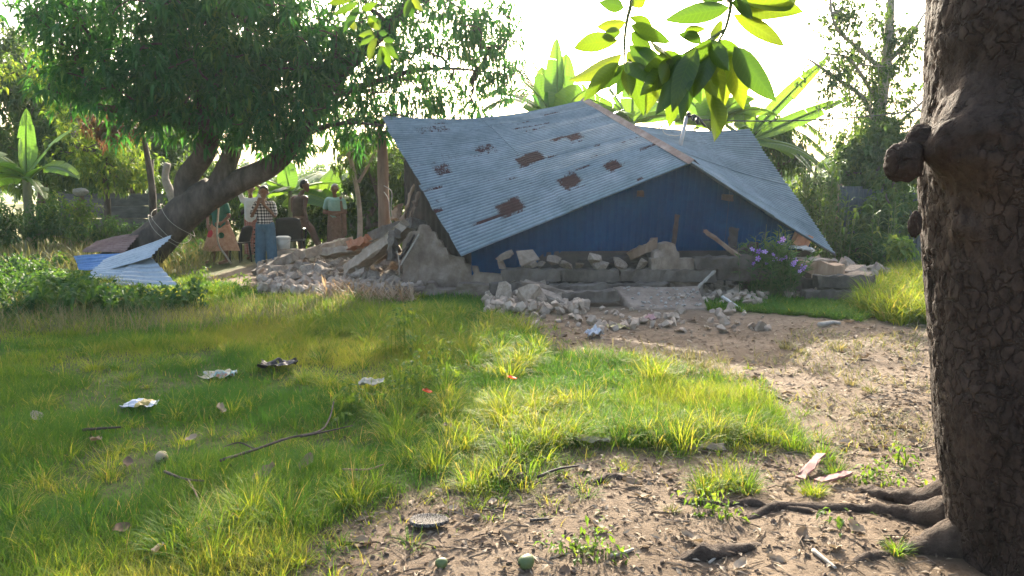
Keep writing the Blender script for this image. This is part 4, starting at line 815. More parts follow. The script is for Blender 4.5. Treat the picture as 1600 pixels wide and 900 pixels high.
def burl(px, py, rad, amp):
    global R
    p = P(px, py, TRUNK_Y - .12); k = np.argmin(np.abs(zz - p[2])); a = math.atan2(-.12 - .1, p[0] - xc[k]); da = np.angle(np.exp(1j * (TH - a))) * RT
    R = R + amp * np.exp(-((da / rad) ** 2 + ((ZZ - p[2]) / (rad * .85)) ** 2) ** 1.3) * (1 + .9 * (fbm(ca * 5, sa * 5, ZZ * 14, 4, 111) - .5))
burl(1470, 205, .17, .07); burl(1440, 235, .1, .05); burl(1520, 245, .2, .05); burl(1480, 30, .2, .05); burl(1435, 355, .06, .03); burl(1475, 640, .2, .02)
Vt = np.stack([xc[:, None] + R * ca, TRUNK_Y + R * sa, ZZ], -1).reshape(-1, 3); i, j = np.meshgrid(np.arange(nz - 1), np.arange(na), indexing='ij'); j2 = (j + 1) % na
mk('trunk', Vt, [np.stack([i * na + j, i * na + j2, (i + 1) * na + j2, (i + 1) * na + j], -1).reshape(-1, 4)], MAT['cracked'], FT, True)
def lump(name, c, rad, seed, parent, mat, flat=1.0):
    bm = bmesh.new(); bmesh.ops.create_icosphere(bm, subdivisions=4, radius=1); v = np.array([x.co for x in bm.verts]); f = np.array([[x.index for x in q_.verts] for q_ in bm.faces]); bm.free()
    s = 1 + .5 * (fbm(v[:, 0] * 1.6 + 9, v[:, 1] * 1.6 + 9, v[:, 2] * 1.6, 3, seed) - .5) + .2 * (fbm(v[:, 0] * 6 + 9, v[:, 1] * 6 + 9, v[:, 2] * 6, 4, seed + 1) - .5) - .1 * np.clip(1 - np.abs(fbm(v[:, 0] * 4 + 9, v[:, 1] * 4 + 9, v[:, 2] * 4, 3, seed + 2) - .5) / .06, 0, 1)
    return mk(name, v * s[:, None] * [rad, rad, rad * flat] + np.asarray(c), [f], MAT[mat], parent, True)
lump('burl', P(1412, 252, TRUNK_Y - .12), .062, 3, FT, 'cracked', 1.15); lump('burl', P(1440, 222, TRUNK_Y - .1), .06, 5, FT, 'cracked'); lump('burl', P(1430, 350, TRUNK_Y - .1), .022, 7, FT, 'cracked', 2.0)
def root(pts, rad, seed):
    sp = smooth_path(pts, 26); rr = np.interp(np.linspace(0, 1, 26), np.linspace(0, 1, len(rad)), rad)
    v_, f3, f4 = tube(sp, rr, 14); n = fbm(v_[:, 0] * 9, v_[:, 1] * 9, v_[:, 2] * 9, 4, seed) - .5; n2_ = 1.8 * fbm(v_[:, 0] * 30, v_[:, 1] * 30, v_[:, 2] * 30, 2, seed) - .5
    v_ = v_ + np.stack([0 * n, 0 * n, n * .06 + n2_ * .02], -1); mk('root', v_, [f3, f4], MAT['root'], FT, True)
g0 = lambda px, py, dz=0: GG(px, py, dz)
root([g0(1500, 815, .08), g0(1440, 803, .02), g0(1390, 788, .0), g0(1345, 772, .0)], [.1, .055, .042, .03], 1)
root([g0(1495, 845, .06), g0(1420, 822, -.0), g0(1330, 806, -.02), g0(1230, 798, -.015), g0(1165, 812, -.02), g0(1120, 826, -.04)], [.1, .042, .036, .032, .026, .014], 2)
root([g0(1510, 880, .04), g0(1420, 876, -.02), g0(1340, 885, -.03), g0(1250, 892, -.05)], [.1, .042, .032, .02], 3)
root([g0(1290, 812, -.02), g0(1180, 792, -.01), g0(1080, 786, -.02), g0(1030, 780, -.03)], [.025, .026, .022, .012], 4)
root([g0(1190, 850, -.03), g0(1110, 868, -.005), g0(1030, 872, -.03)], [.03, .04, .02], 6)
root([g0(1000, 752, -.02), g0(960, 748, -.005), g0(915, 762, -.03)], [.02, .032, .015], 8)
# limbs above the view, then twigs that hang into it, each leaf its own piece
def big_leaf(base, tip, wpx, Y, seed, parent, dark):
    r = np.random.default_rng(seed); L3 = tip - base; L = np.linalg.norm(L3); d = L3 / L; view = unit(base - [0, 0, CAM_H]); s0 = unit(np.cross(d, view)); roll = r.normal(0, .55); nv = np.cross(s0, d)
    s = s0 * math.cos(roll) + nv * math.sin(roll); nn = np.cross(s, d); W = m_px(wpx, Y) / max(.55, math.cos(roll)); n = 9; V_ = []; lu = []; lv = []; wav = r.uniform(0, 6)
    curl = r.uniform(-.12, .14)
    for k in range(n):
        q_ = k / (n - 1); wd = W / 2 * max(.015, (math.sin(PI * min(1, q_ ** .9)) ** .8) * (1 - .25 * q_)) * (1 if q_ < .98 else .1)
        c = base + d * L * q_ + nn * (curl * L * 4 * q_ * (1 - q_)) ; c[2] -= .04 * L * q_ * q_
        for a in (-1, -.5, 0, .5, 1): V_.append(c + s * wd * a + nn * (abs(a) * wd * .3 + .035 * wd * math.sin(9 * q_ + wav + a * 2) * abs(a) * 2)); lu.append(abs(a)); lv.append(q_ * 13 - abs(a) * 1.4)
    F_ = [[k * 5 + a, k * 5 + a + 1, (k + 1) * 5 + a + 1, (k + 1) * 5 + a] for k in range(n - 1) for a in range(4)]
    mk('leaf', V_, [np.array(F_)], MAT['big_leaf'], parent, True, None, {'rnd': np.full(len(V_), dark), 'lu': lu, 'lv': lv})
limb_top = np.array([.75, 2.6, 3.15]); crotch = np.array([xc[-1], TRUNK_Y, 4.0])
v_, f3, f4 = tube(smooth_path([crotch - [0, 0, .2], crotch + [-.5, -.1, .25], np.array([1.3, 2.8, 3.75]), limb_top, np.array([.1, 2.9, 2.95]), np.array([-.55, 3.8, 2.95])], 40), np.linspace(.16, .018, 40), 10); mk('limb', v_, [f3, f4], MAT['bark'], FT, True)
v_, f3, f4 = tube(smooth_path([crotch - [0, 0, .3], crotch + [.1, .1, .6], crotch + [.3, .3, 1.6]], 14), np.linspace(.4, .22, 14), 14); mk('limb', v_, [f3, f4], MAT['bark'], FT, True)
def spray(twigs, lv, Y, anchor, rad=.006):
    root_ = anchor; pth = smooth_path([anchor] + [P(a, b_, Y) for a, b_ in twigs[0]], 22); v_, f3, f4 = tube(pth, np.linspace(rad * 1.5, rad * .6, 22), 6); br = mk('branch', v_, [f3, f4], MAT['stem'], FT, True)
    for tw in twigs[1:]: v_, f3, f4 = tube(smooth_path([P(a, b_, Y) for a, b_ in tw], 12), np.linspace(rad, rad * .5, 12), 6); mk('twig', v_, [f3, f4], MAT['stem'], br, True)
    for k, (bx, by, tx, ty, w_) in enumerate(lv):
        r = np.random.default_rng(1000 + k + int(Y * 97)); Yb = Y + r.uniform(-.05, .05); big_leaf(P(bx, by, Yb), P(tx, ty, Yb + r.uniform(-.12, .12)), w_ * 1.06, Y, 2000 + k + int(Y * 31), br, r.uniform(0, 1))
spray([[(990, -60), (987, 0), (980, 30), (976, 62), (975, 100)]],
      [(966, 64, 896, 72, 30), (972, 84, 888, 122, 27), (968, 98, 912, 154, 26), (979, 104, 962, 148, 20), (984, 98, 1006, 178, 26), (985, 40, 1048, 64, 24), (984, 26, 1022, 58, 18), (978, 34, 932, 40, 20), (975, 12, 936, 2, 22), (982, 70, 1038, 98, 30), (978, 96, 1022, 130, 26), (973, 104, 938, 110, 18), (986, 50, 1020, 92, 24), (980, 92, 1030, 150, 28), (985, 8, 1010, -12, 20), (976, 100, 930, 140, 26), (978, 102, 985, 150, 24), (980, 80, 1010, 112, 26), (970, 50, 940, 56, 20)], 2.55, limb_top + [0, 0, -.02])
spray([[(1143, -50), (1142, 0), (1140, 20), (1133, 46), (1122, 66)], [(1133, 46), (1108, 62), (1080, 78), (1056, 92)], [(1122, 66), (1128, 72), (1136, 78)]],
      [(1140, 12, 1038, 28, 32), (1145, 22, 1226, 68, 26), (1146, 8, 1256, 14, 40), (1150, -4, 1250, -26, 40), (1138, -2, 1062, -14, 24), (1142, 4, 1176, 28, 20), (1147, 73, 1213, 154, 40), (1134, 76, 1162, 168, 38), (1130, 80, 1128, 170, 36), (1116, 92, 1120, 190, 34), (1112, 148, 1116, 219, 26), (1120, 68, 1100, 128, 30), (1088, 74, 1050, 172, 34), (1080, 80, 1096, 160, 34), (1066, 88, 1004, 110, 32), (1060, 92, 1024, 176, 30), (1058, 94, 1046, 196, 34), (1054, 92, 1014, 60, 24), (1096, 68, 1060, 52, 18), (1104, 64, 1140, 108, 28), (1070, 86, 1076, 140, 26), (1052, 96, 1000, 146, 30), (1110, 62, 1074, 118, 30), (1124, 62, 1160, 96, 26), (1050, 90, 1034, 130, 24), (1078, 96, 1064, 186, 30), (1066, 60, 1104, 44, 16), (1128, 30, 1112, 62, 16), (1118, 74, 1084, 150, 32), (1098, 78, 1120, 150, 32), (1072, 84, 1022, 140, 32), (1050, 94, 1010, 176, 28)], 2.45, limb_top + [.06, -.05, -.02])
spray([[(556, -60), (562, 0), (574, 28), (584, 52), (598, 74)], [(574, 28), (560, 30), (548, 34)]],
      [(560, 4, 520, 22, 12), (562, 8, 536, 50, 13), (552, 30, 556, 48, 12), (566, 16, 590, 2, 12), (572, 26, 596, 34, 12), (584, 50, 560, 54, 12), (586, 54, 562, 70, 11), (590, 60, 576, 96, 13), (598, 72, 610, 106, 14), (596, 70, 588, 104, 12), (600, 68, 622, 90, 13), (598, 62, 618, 64, 10), (592, 50, 606, 52, 10), (582, 44, 578, 26, 11), (588, 48, 590, 28, 10), (548, 2, 512, 4, 12), (576, 36, 594, 44, 10), (566, 20, 548, 14, 11), (554, -2, 522, -12, 12)], 4.3, np.array([-.55, 3.8, 2.95]), .005)
spray([[(648, -50), (645, -14), (640, 2)]], [(642, -4, 632, 26, 12), (640, 2, 646, 30, 12), (644, -8, 662, 16, 12)], 4.3, np.array([-.5, 3.75, 2.95]), .005)

# ================================================================== FENCES, WALL, POST
FN = thing('metal_fence', 'blue-grey corrugated metal fence behind the maize stalks on the right', 'fence', P(1375, 300, 15) * [1, 1, 0])
MAT['fence'] = sheet_mat('dull_fence_sheet', [(.04, .052, .06), (.065, .08, .092), (.09, .108, .12)], [(.08, .05, .04), (.16, .1, .075)], .6, .2, .6)
for k in range(6):
    xa = P(1312 + k * 34, 300, 15)[0]; z1 = [1.55, 1.5, 1.38, 1.42, 1.36, 1.4][k]; xs = np.linspace(xa, xa + .46, 37); V_ = []
    for z in np.linspace(.0, z1, 6): V_.append(np.stack([xs, 15 + .03 * (k % 2) + .012 * np.cos(np.arange(37) * 2 * PI / 6), z + 0 * xs], -1))
    V_ = np.concatenate(V_); i, j = np.meshgrid(np.arange(5), np.arange(36), indexing='ij'); F_ = np.stack([i * 37 + j, i * 37 + j + 1, (i + 1) * 37 + j + 1, (i + 1) * 37 + j], -1).reshape(-1, 4)
    mk('sheet', V_, [F_], MAT['fence'], FN, True, None, {'rust': np.clip(.45 - V_[:, 2] * .4, .1, .5)})
for k in range(4): p = P(1312 + k * 62, 300, 15.1) * [1, 1, 0]; v_, f3, f4 = tube([p, p + [0, 0, 1.6]], [.05, .045], 8); mk('fence_post', v_, [f3, f4], MAT['wood'], FN, True)
BW = thing('low_wall', 'low grey plank-like wall behind the weeds at left', 'wall', P(195, 300, 20.5) * [1, 1, 0])
MAT['panel'] = M('dark_wall_panel', [(.07, .065, .06), (.105, .098, .09), (.15, .14, .13)], 3, .95, .5, 20, .01, (1, 1, 3), rand=.15)
for c in range(3):
    for k in range(4):
        p0 = P(96 + c * 70, 300, 20.5) * [1, 1, 0] + [.06, 0, .17 + .345 * k]; p1 = P(96 + c * 70 + 70, 300, 20.5) * [1, 1, 0] + [-.06, 0, .17 + .345 * k]
        v_, f3, f4 = beam_between(p0, p1, .06, .325, 5, .005, c * 9 + k); mk('panel', v_, [np.array(f3), f4], MAT['panel'], BW)
for c in range(4): p = P(96 + c * 70, 300, 20.5) * [1, 1, 0]; v_, f3, f4 = beam_between(p, p + [0, 0, 1.42], .13, .13, 5, .005, c + 50, (0, 1, 0)); mk('wall_post', v_, [np.array(f3), f4], MAT['panel'], BW)
p = P(599, 300, 13.3) * [1, 1, 0]; v_, f3, f4 = tube(smooth_path([p, P(600, 330, 13.3), P(598, 260, 13.3), P(597, 204, 13.3)], 12), np.linspace(.11, .085, 12), 12)
v_ = v_ + .012 * rng.normal(0, 1, v_.shape) * .5; tag(mk('wooden_post', v_, [f3, f4], MAT['wood'], None, True), 'round brown wooden post holding up the left roof corner', 'post')
p = P(236, 300, 17.5) * [1, 1, 0]; v_, f3, f4 = tube(smooth_path([p, P(238, 330, 17.5), P(237, 250, 17.5)], 8), np.linspace(.06, .045, 8), 8); tag(mk('thin_post', v_, [f3, f4], MAT['bark'], None, True), 'thin dark post standing left of the leaning trunk', 'post')
v_, f3, f4 = tube(smooth_path([P(272, 318, 16), P(266, 300, 16), P(258, 278, 16), P(262, 255, 16)], 10), [.1, .095, .09, .085, .09, .085, .075, .07, .075, .07], 9); sn = tag(mk('dead_stub', np.vstack([v_]), [f3, f4], MAT['bark_pale'], None, True), 'pale dead tree stub behind the leaning trunk', 'stub')
st = thing('stick_stand', 'stick stand topped with a pale sack at left before the wall', 'stand', P(126, 300, 17) * [1, 1, 0])
for (a, b_) in (((118, 345), (126, 302)), ((131, 345), (130, 302)), ((124, 350), (128, 302))): v_, f3, f4 = tube([P(a[0], a[1], 17), P(b_[0], b_[1], 17)], .016, 6); mk('leg', v_, [f3, f4], MAT['wood'], st, True)
sk = lump('sack', P(126, 300, 17), .16, 15, st, 'rope', .6)

# ================================================================== FALLEN BEAMS, PLANKS, SHEETS
for (pa, pb, wd, ht, mat, lab, nm) in [((398, 428, 13.0), (460, 400, 13.6), .2, .16, 'concrete', 'pale broken concrete beam nearest the child in plaid, sloping to the ground', 'concrete_beam'),
        ((452, 404, 13.5), (503, 389, 14.2), .2, .17, 'concrete', 'middle broken concrete beam before the white bucket', 'concrete_beam'),
        ((498, 390, 14.1), (546, 377, 14.8), .18, .15, 'concrete', 'far broken concrete beam below the elder', 'concrete_beam'),
        ((505, 396, 13.6), (600, 386, 13.4), .3, .12, 'concrete', 'flat broken wall slab above the dark hollow in the rubble', 'wall_slab'),
        ((545, 424, 11.9), (640, 352, 11.2), .2, .17, 'concrete', 'long diagonal concrete column leaning on the wall stump', 'concrete_column'),
        ((578, 400, 12.2), (612, 382, 12.0), .3, .2, 'concrete_warm', 'brown wall fragment under the diagonal column', 'wall_fragment'),
        ((545, 384, 13.2), (578, 374, 13.2), .22, .13, 'brick', 'orange brick fragment between beams and wooden post', 'brick_fragment'),
        ((628, 352, 11.6), (645, 292, 11.8), .14, .04, 'wood_new', 'broad pale plank standing under the left roof edge', 'plank'),
        ((640, 345, 11.5), (654, 300, 11.7), .1, .035, 'wood', 'narrow darker plank leaning beside the pale plank', 'plank'),
        ((618, 345, 11.9), (622, 322, 12.0), .12, .08, 'wood_new', 'short stub of timber left of the pale plank', 'timber'),
        ((624, 405, 10.6), (650, 366, 10.7), .06, .025, 'wood_dark', 'dark slanting board propped before the wall stump', 'board'),
        ((626, 414, 10.55), (655, 366, 10.6), .016, .016, 'rope', 'thin pale rod beside the dark slanting board', 'rod'),
        ((612, 405, 11.0), (616, 362, 11.1), .12, .1, 'plaster', 'grey broken column stub hanging beside the diagonal column', 'column_stub'),
        ((590, 372, 12.0), (655, 350, 11.3), .34, .16, 'plaster', 'grey slab lying across the top of the wall stump', 'wall_slab')]:
    v_, f3, f4 = beam_between(P(*pa), P(*pb), wd, ht, 10, min(.016, wd * .12), int(pa[0] + pa[1]), (0, .3, 1)); tag(mk(nm, v_, [np.array(f3), f4], MAT[mat]), lab, nm.split('_')[-1])
for k, (pts, lab) in enumerate([([(600, 300, 13.1), (607, 312, 12.9), (609, 335, 12.8), (612, 352, 12.7)], 'bent wire strand hanging nearest the wooden post'), ([(600, 290, 13.1), (612, 300, 12.9), (611, 325, 12.8), (614, 345, 12.7)], 'bent wire strand hanging right of the first one'), ([(624, 432, 10.5), (623, 405, 10.5), (620, 392, 10.5)], 'short upright rod in the rubble under the dark board')]):
    v_, f3, f4 = tube(smooth_path([P(*q_) for q_ in pts], 12), .008, 5); tag(mk('bent_wire', v_, [f3, f4], MAT['rope'], None, True), lab, 'wire')
v_, f3, f4 = tube(smooth_path([P(342, 300, 13.9), P(341, 330, 13.95), P(339, 365, 14.0), P(343, 385, 14.2), P(352, 398, 14.3), P(361, 412, 14.4)], 24), .017, 6); tag(mk('pale_rope', v_, [f3, f4], MAT['rope'], None, True), 'pale rope hanging from the leaning trunk in front of the skirt', 'rope')
for k in range(9):
    s = .30 + .03 * k; c = P(225 + 110 * s, 392 - 100 * s, TY); ax = unit(P(300, 322, TY) - P(225, 392, TY)); u = unit(np.cross(ax, [0, 1, 0])); w_ = np.cross(ax, u); ang = np.linspace(PI * .0, PI * 2, 26); rr = .40
    pts = [c + rr * (math.cos(a) * u + math.sin(a) * w_) + ax * (.05 * math.sin(a + k) + .02 * math.sin(3 * a + k)) for a in ang]
    if k % 3 == 0: v_, f3, f4 = tube(pts, .0055, 5); tag(mk('rope_wrap', v_, [f3, f4], MAT['rope'], None, True), ['lowest rope loop wound round the leaning trunk', 'middle rope loop wound round the leaning trunk', 'upper rope loop wound round the leaning trunk'][k // 3], 'rope')

MAT['tin_pale'] = sheet_mat('pale_blue_tin', [(.27, .31, .335), (.335, .375, .4), (.4, .435, .455)], [(.16, .1, .08), (.25, .16, .13)], .45, .3)
MAT['tin_blue'] = sheet_mat('blue_tin', [(.08, .16, .34), (.13, .23, .42), (.22, .31, .45)], [(.1, .07, .06), (.2, .13, .1)], .5, .2)
MAT['tin_rust'] = sheet_mat('rusty_tin', [(.1, .06, .05), (.17, .1, .085), (.24, .16, .14)], [(.06, .04, .035), (.12, .07, .06)], .75, 0.)
def loose_sheet(label, c4, nw, mat, amp=.014, rust=.2, seed=0):
    c4 = [P(*q_) for q_ in c4]; nu = nw * 8 + 1; nv_ = 16; u, v = np.meshgrid(np.linspace(0, 1, nu), np.linspace(0, 1, nv_), indexing='ij'); p = bil(c4[0], c4[1], c4[3], c4[2], u, v)
    n = unit(np.cross(c4[1] - c4[0], c4[3] - c4[0])); p = p + n * (amp * np.cos(2 * PI * nw * u) + .06 * (fbm(u * 2, v * 2, 0, 2, seed) - .5))[..., None]
    i, j = np.meshgrid(np.arange(nu - 1), np.arange(nv_ - 1), indexing='ij'); F_ = np.stack([i * nv_ + j, (i + 1) * nv_ + j, (i + 1) * nv_ + j + 1, i * nv_ + j + 1], -1).reshape(-1, 4)
    tag(mk('corrugated_sheet', p.reshape(-1, 3), [F_], MAT[mat], None, True, None, {'rust': np.full(nu * nv_, rust)}), label, 'metal sheet')
loose_sheet('rusty brown corrugated sheet lying against the leaning trunk', [(128, 392, 13.0), (150, 376, 13.6), (222, 362, 13.3), (195, 394, 12.7)], 8, 'tin_rust', .016, .3, 1)
loose_sheet('blue striped corrugated sheet half hidden in the weeds', [(116, 402, 12.7), (124, 424, 12.3), (170, 420, 12.2), (188, 396, 12.6)], 6, 'tin_blue', .016, .15, 2)
loose_sheet('light blue corrugated sheet tilted with its corner pointing up right', [(140, 428, 12.0), (168, 404, 12.6), (271, 368, 12.4), (236, 400, 11.9)], 7, 'tin_pale', .012, .22, 3)
loose_sheet('pale whitish corrugated sheet lying flat in front of the others', [(172, 446, 11.3), (214, 398, 12.3), (231, 397, 12.3), (285, 455, 11.2)], 8, 'tin_pale', .014, .25, 4)
loose_sheet('grey corrugated sheet under the pale one at the weeds', [(128, 440, 11.7), (150, 416, 12.2), (214, 410, 12.1), (180, 446, 11.5)], 7, 'tin_pale', .014, .3, 5)

# ================================================================== PEOPLE, CHAIRS, BUCKET
def hull(bm, c0, r0, c1, r1, sq=None):
    vs_ = []
    for c, r in ((c0, r0), (c1, r1)):
        for lat in (-1.2, -.6, 0, .6, 1.2):
            for k in range(10):
                a = 2 * PI * k / 10 + lat; p = np.array([math.cos(a) * math.cos(lat), math.sin(a) * math.cos(lat), math.sin(lat)]) * r
                if sq is not None: p = p * sq
                vs_.append(bm.verts.new(tuple(np.asarray(c, float) + p)))
    res = bmesh.ops.convex_hull(bm, input=vs_); dl = [g for g in res['geom_interior'] if isinstance(g, bmesh.types.BMVert)]
    if dl: bmesh.ops.delete(bm, geom=dl, context='VERTS')
def remeshed(name, prims, mat, parent, base, rz=0.0, voxel=.013, smooth_it=3):
    bm = bmesh.new()
    for p in prims: hull(bm, *p)
    me = bpy.data.meshes.new(name); bm.to_mesh(me); bm.free()
    tmp = bpy.data.objects.new('tmp_body', me); COL.objects.link(tmp)
    md = tmp.modifiers.new('r', 'REMESH'); md.mode = 'VOXEL'; md.voxel_size = voxel
    sm = tmp.modifiers.new('s', 'SMOOTH'); sm.iterations = smooth_it; sm.factor = .5
    dg = bpy.context.evaluated_depsgraph_get(); ev = tmp.evaluated_get(dg); m2 = bpy.data.meshes.new_from_object(ev); m2.name = name
    bpy.data.objects.remove(tmp); bpy.data.meshes.remove(me); m2.materials.clear(); m2.materials.append(mat); m2.polygons.foreach_set('use_smooth', np.ones(len(m2.polygons), bool))
    o = bpy.data.objects.new(name, m2); COL.objects.link(o); o.parent = parent; o.rotation_euler = (0, 0, rz); ORG[o.name] = np.asarray(base, float); return o
SK = M('brown_skin', [(.15, .078, .05), (.21, .115, .076)], 8, .55, .1); SK2 = M('dark_brown_skin', [(.075, .036, .024), (.11, .056, .037)], 8, .5, .1)
HR = M('black_hair', [(.008, .007, .007), (.022, .018, .016)], 30, .5, .5, 80, .01); HG = M('grey_hair', [(.2, .19, .18), (.36, .35, .33)], 30, .6, .4, 80, .01)
def cloth(name, c1, c2, s=12): return M(name, [c1, c2], s, .9, .3, 40, .006)
def checks(name, ca, cb, cc, sc, cd_=None):
    m, t, b, o = _new(name); tc = t.nodes.new('ShaderNodeTexCoord'); sp = t.nodes.new('ShaderNodeSeparateXYZ'); t.links.new(tc.outputs['Object'], sp.inputs[0])
    def band(o_): return _math(t, 'GREATER_THAN', _math(t, 'FRACT', _math(t, 'MULTIPLY', o_, sc)), .52)
    xx = _math(t, 'ADD', sp.outputs[0], sp.outputs[1]); bx_, bz_ = band(xx), band(sp.outputs[2])
    c = _mix(t, _mix(t, ca, cb, bx_), _mix(t, cb, cc, bx_), bz_); t.links.new(c, b.inputs['Base Color']); b.inputs['Roughness'].default_value = .9; return m
def head_prims(c, face, tilt=0.0, r=.088):
    """skull, jaw, nose, ears; face = unit vector the face points to"""
    f = unit(np.array([face[0], face[1], 0])); s = np.array([-f[1], f[0], 0]); c = np.asarray(c, float); up = np.array([0, 0, 1.0]); f = f * math.cos(tilt) - up * math.sin(tilt)
    pr = [(c + up * .03 - f * .015, r, c + up * .03 + f * .02, r * .93), (c - up * .02 + f * .03, r * .78, c - up * .085 + f * .055, r * .42), (c + f * .088 - up * .0, .012, c + f * .104 - up * .028, .017), (c + f * .085 - up * .062, .018, c + f * .088 - up * .066, .018)]
    for k in (-1, 1): pr.append((c + s * k * (r * .97) + up * .01, .016, c + s * k * (r * 1.02) - up * .02, .013))
    return pr
def eyes(c, face, tilt, parent, base):
    f = unit(np.array([face[0], face[1], 0])); s = np.array([-f[1], f[0], 0]); up = np.array([0, 0, 1.0]); f = f * math.cos(tilt) - up * math.sin(tilt); 
    for k in (-1, 1): e = np.asarray(c) + f * .084 + s * k * .032 + up * .012; v_, f3, f4 = tube([e - s * .012, e, e + s * .012], [.003, .008, .003], 6); mk('eye', v_ + base, [f3, f4], HR, parent, True)
def hand_prims(wr, d, s, curl=.4):
    """palm, four unequal bent fingers and a thumb from the side of the palm"""
    wr = np.asarray(wr, float); d = unit(d); s = unit(np.asarray(s) - d * np.dot(s, d)); n = np.cross(d, s); pr = [(wr, .026, wr + d * .075, .034)]
    for k, (o_, L) in enumerate(((-.03, .06), (-.01, .072), (.01, .068), (.029, .055))):
        a = wr + d * .085 + s * o_; b_ = a + d * L * .55 + n * L * .2 * curl; pr += [(a, .0105, b_, .0095), (b_, .0095, b_ + d * L * .4 + n * L * .5 * curl, .008)]
    a = wr + d * .03 - s * .03; pr.append((a, .012, a + d * .035 - s * .035, .0095)); return pr
def skirt(name, base, z0, z1, r_top, r_bot, mat, parent, depth=.75, folds=9, amp=.03, seed=0, cx=0., shear=0.):
    na_, nz_ = 60, 16; r = np.random.default_rng(seed); ph = r.uniform(0, 6, 4); V_ = []
    for k in range(nz_):
        s = k / (nz_ - 1)
        for q_ in range(na_):
            a = 2 * PI * q_ / na_; rr = r_top + (r_bot - r_top) * s ** .8 + amp * s * (math.sin(folds * a + ph[0] + s) * .6 + math.sin((folds + 4) * a + ph[1]) * .4); V_.append([cx + shear * s + rr * math.cos(a), depth * rr * math.sin(a), z1 + (z0 - z1) * s + .01 * math.sin(3 * a + ph[2]) * s])
    i, j = np.meshgrid(np.arange(nz_ - 1), np.arange(na_), indexing='ij'); j2 = (j + 1) % na_
    return mk(name, np.array(V_) + base, [np.stack([i * na_ + j, (i + 1) * na_ + j, (i + 1) * na_ + j2, i * na_ + j2], -1).reshape(-1, 4)], mat, parent, True)
def legs(hx, ax, y=(0, 0), knee=None, h=.82, foot=(-.05, -1)):
    pr = []
    for k in (0, 1):
        hip = np.array([hx[k], 0, h]); ank = np.array([ax[k], y[k], .07]); kn = hip * .5 + ank * .5 + [0, -.03, 0]; pr += [(hip, .085, kn, .058), (kn, .056, ank, .036), (ank - [0, 0, .02], .036, ank + np.array([foot[0] * .1, -.13, -.035]), .03)]
    return pr

def person(name, lab, base, sk, prims, voxel=.012): t_ = thing('person', lab, 'person', base); remeshed('body', prims, sk, t_, base, voxel=voxel); return t_
# --- 1: green top and tan skirt, head behind the trunk, seen from behind, walking left
b1 = P(342, 300, 14.9) * [1, 1, 0]; hc = np.array([-.10, 0, 1.42]); fc = (-.6, .8)
pr = head_prims(hc, fc) + [((-.06, 0, 1.3), .045, (-.02, 0, 1.2), .06), ((-.14, 0, 1.17), .06, (.1, .02, 1.17), .065), ((-.02, 0, 1.1), .12, (0, 0, .82), .13), ((.12, .02, 1.16), .045, (.2, -.05, .96), .036), ((.2, -.05, .96), .034, (.1, -.16, .84), .026), ((-.16, 0, 1.15), .045, (-.24, -.04, .95), .036), ((-.24, -.04, .95), .034, (-.2, -.14, .8), .026)] + hand_prims((.1, -.16, .84), (-1, -.4, -.3), (0, 0, 1)) + hand_prims((-.2, -.14, .8), (.4, -.3, -1), (1, 0, 0)) + legs((-.1, .1), (-.2, .12), (.05, -.08), foot=(-1, 0))
p1 = person('person', 'person in green top and spotted tan skirt behind the leaning trunk', b1, SK, pr)
gm = cloth('green_cloth', (.02, .09, .07), (.035, .13, .1)); remeshed('blouse', [((-.14, 0, 1.17), .075, (.1, .02, 1.17), .08), ((-.02, 0, 1.12), .145, (0, 0, .8), .155), ((.12, .02, 1.16), .062, (.17, -.03, 1.04), .055), ((-.16, 0, 1.15), .062, (-.21, -.03, 1.02), .055)], gm, p1, b1)
m, t, b, o = _new('spotted_tan_cloth'); tc = t.nodes.new('ShaderNodeTexCoord'); nz0 = _noise(t, 14, 4); rt = _ramp(t, [(.3, .15, .09), (.42, .24, .15)], [.35, .65]); t.links.new(nz0.outputs[0], rt.inputs[0]); c = rt.outputs[0]
for (x, z, rr, cc) in [(-.2, .62, .085, (.35, .02, .03)), (.06, .58, .06, (.02, .06, .03)), (-.28, .6, .03, (.03, .03, .03))]:
    vm = t.nodes.new('ShaderNodeVectorMath'); vm.operation = 'MULTIPLY_ADD'; vm.inputs[1].default_value = (1, 0, 1); vm.inputs[2].default_value = (-x, 0, -z); t.links.new(tc.outputs['Object'], vm.inputs[0])
    ln_ = t.nodes.new('ShaderNodeVectorMath'); ln_.operation = 'LENGTH'; t.links.new(vm.outputs[0], ln_.inputs[0]); c = _mix(t, c, cc, _math(t, 'LESS_THAN', ln_.outputs['Value'], rr))
t.links.new(c, b.inputs['Base Color']); b.inputs['Roughness'].default_value = .9; skirt('skirt', b1, .27, .84, .16, .35, m, p1, .6, 7, .025, 2)
remeshed('hair', [(hc + [.02, -.02, .05], .095, hc + [.03, -.03, .02], .09)], HR, p1, b1)
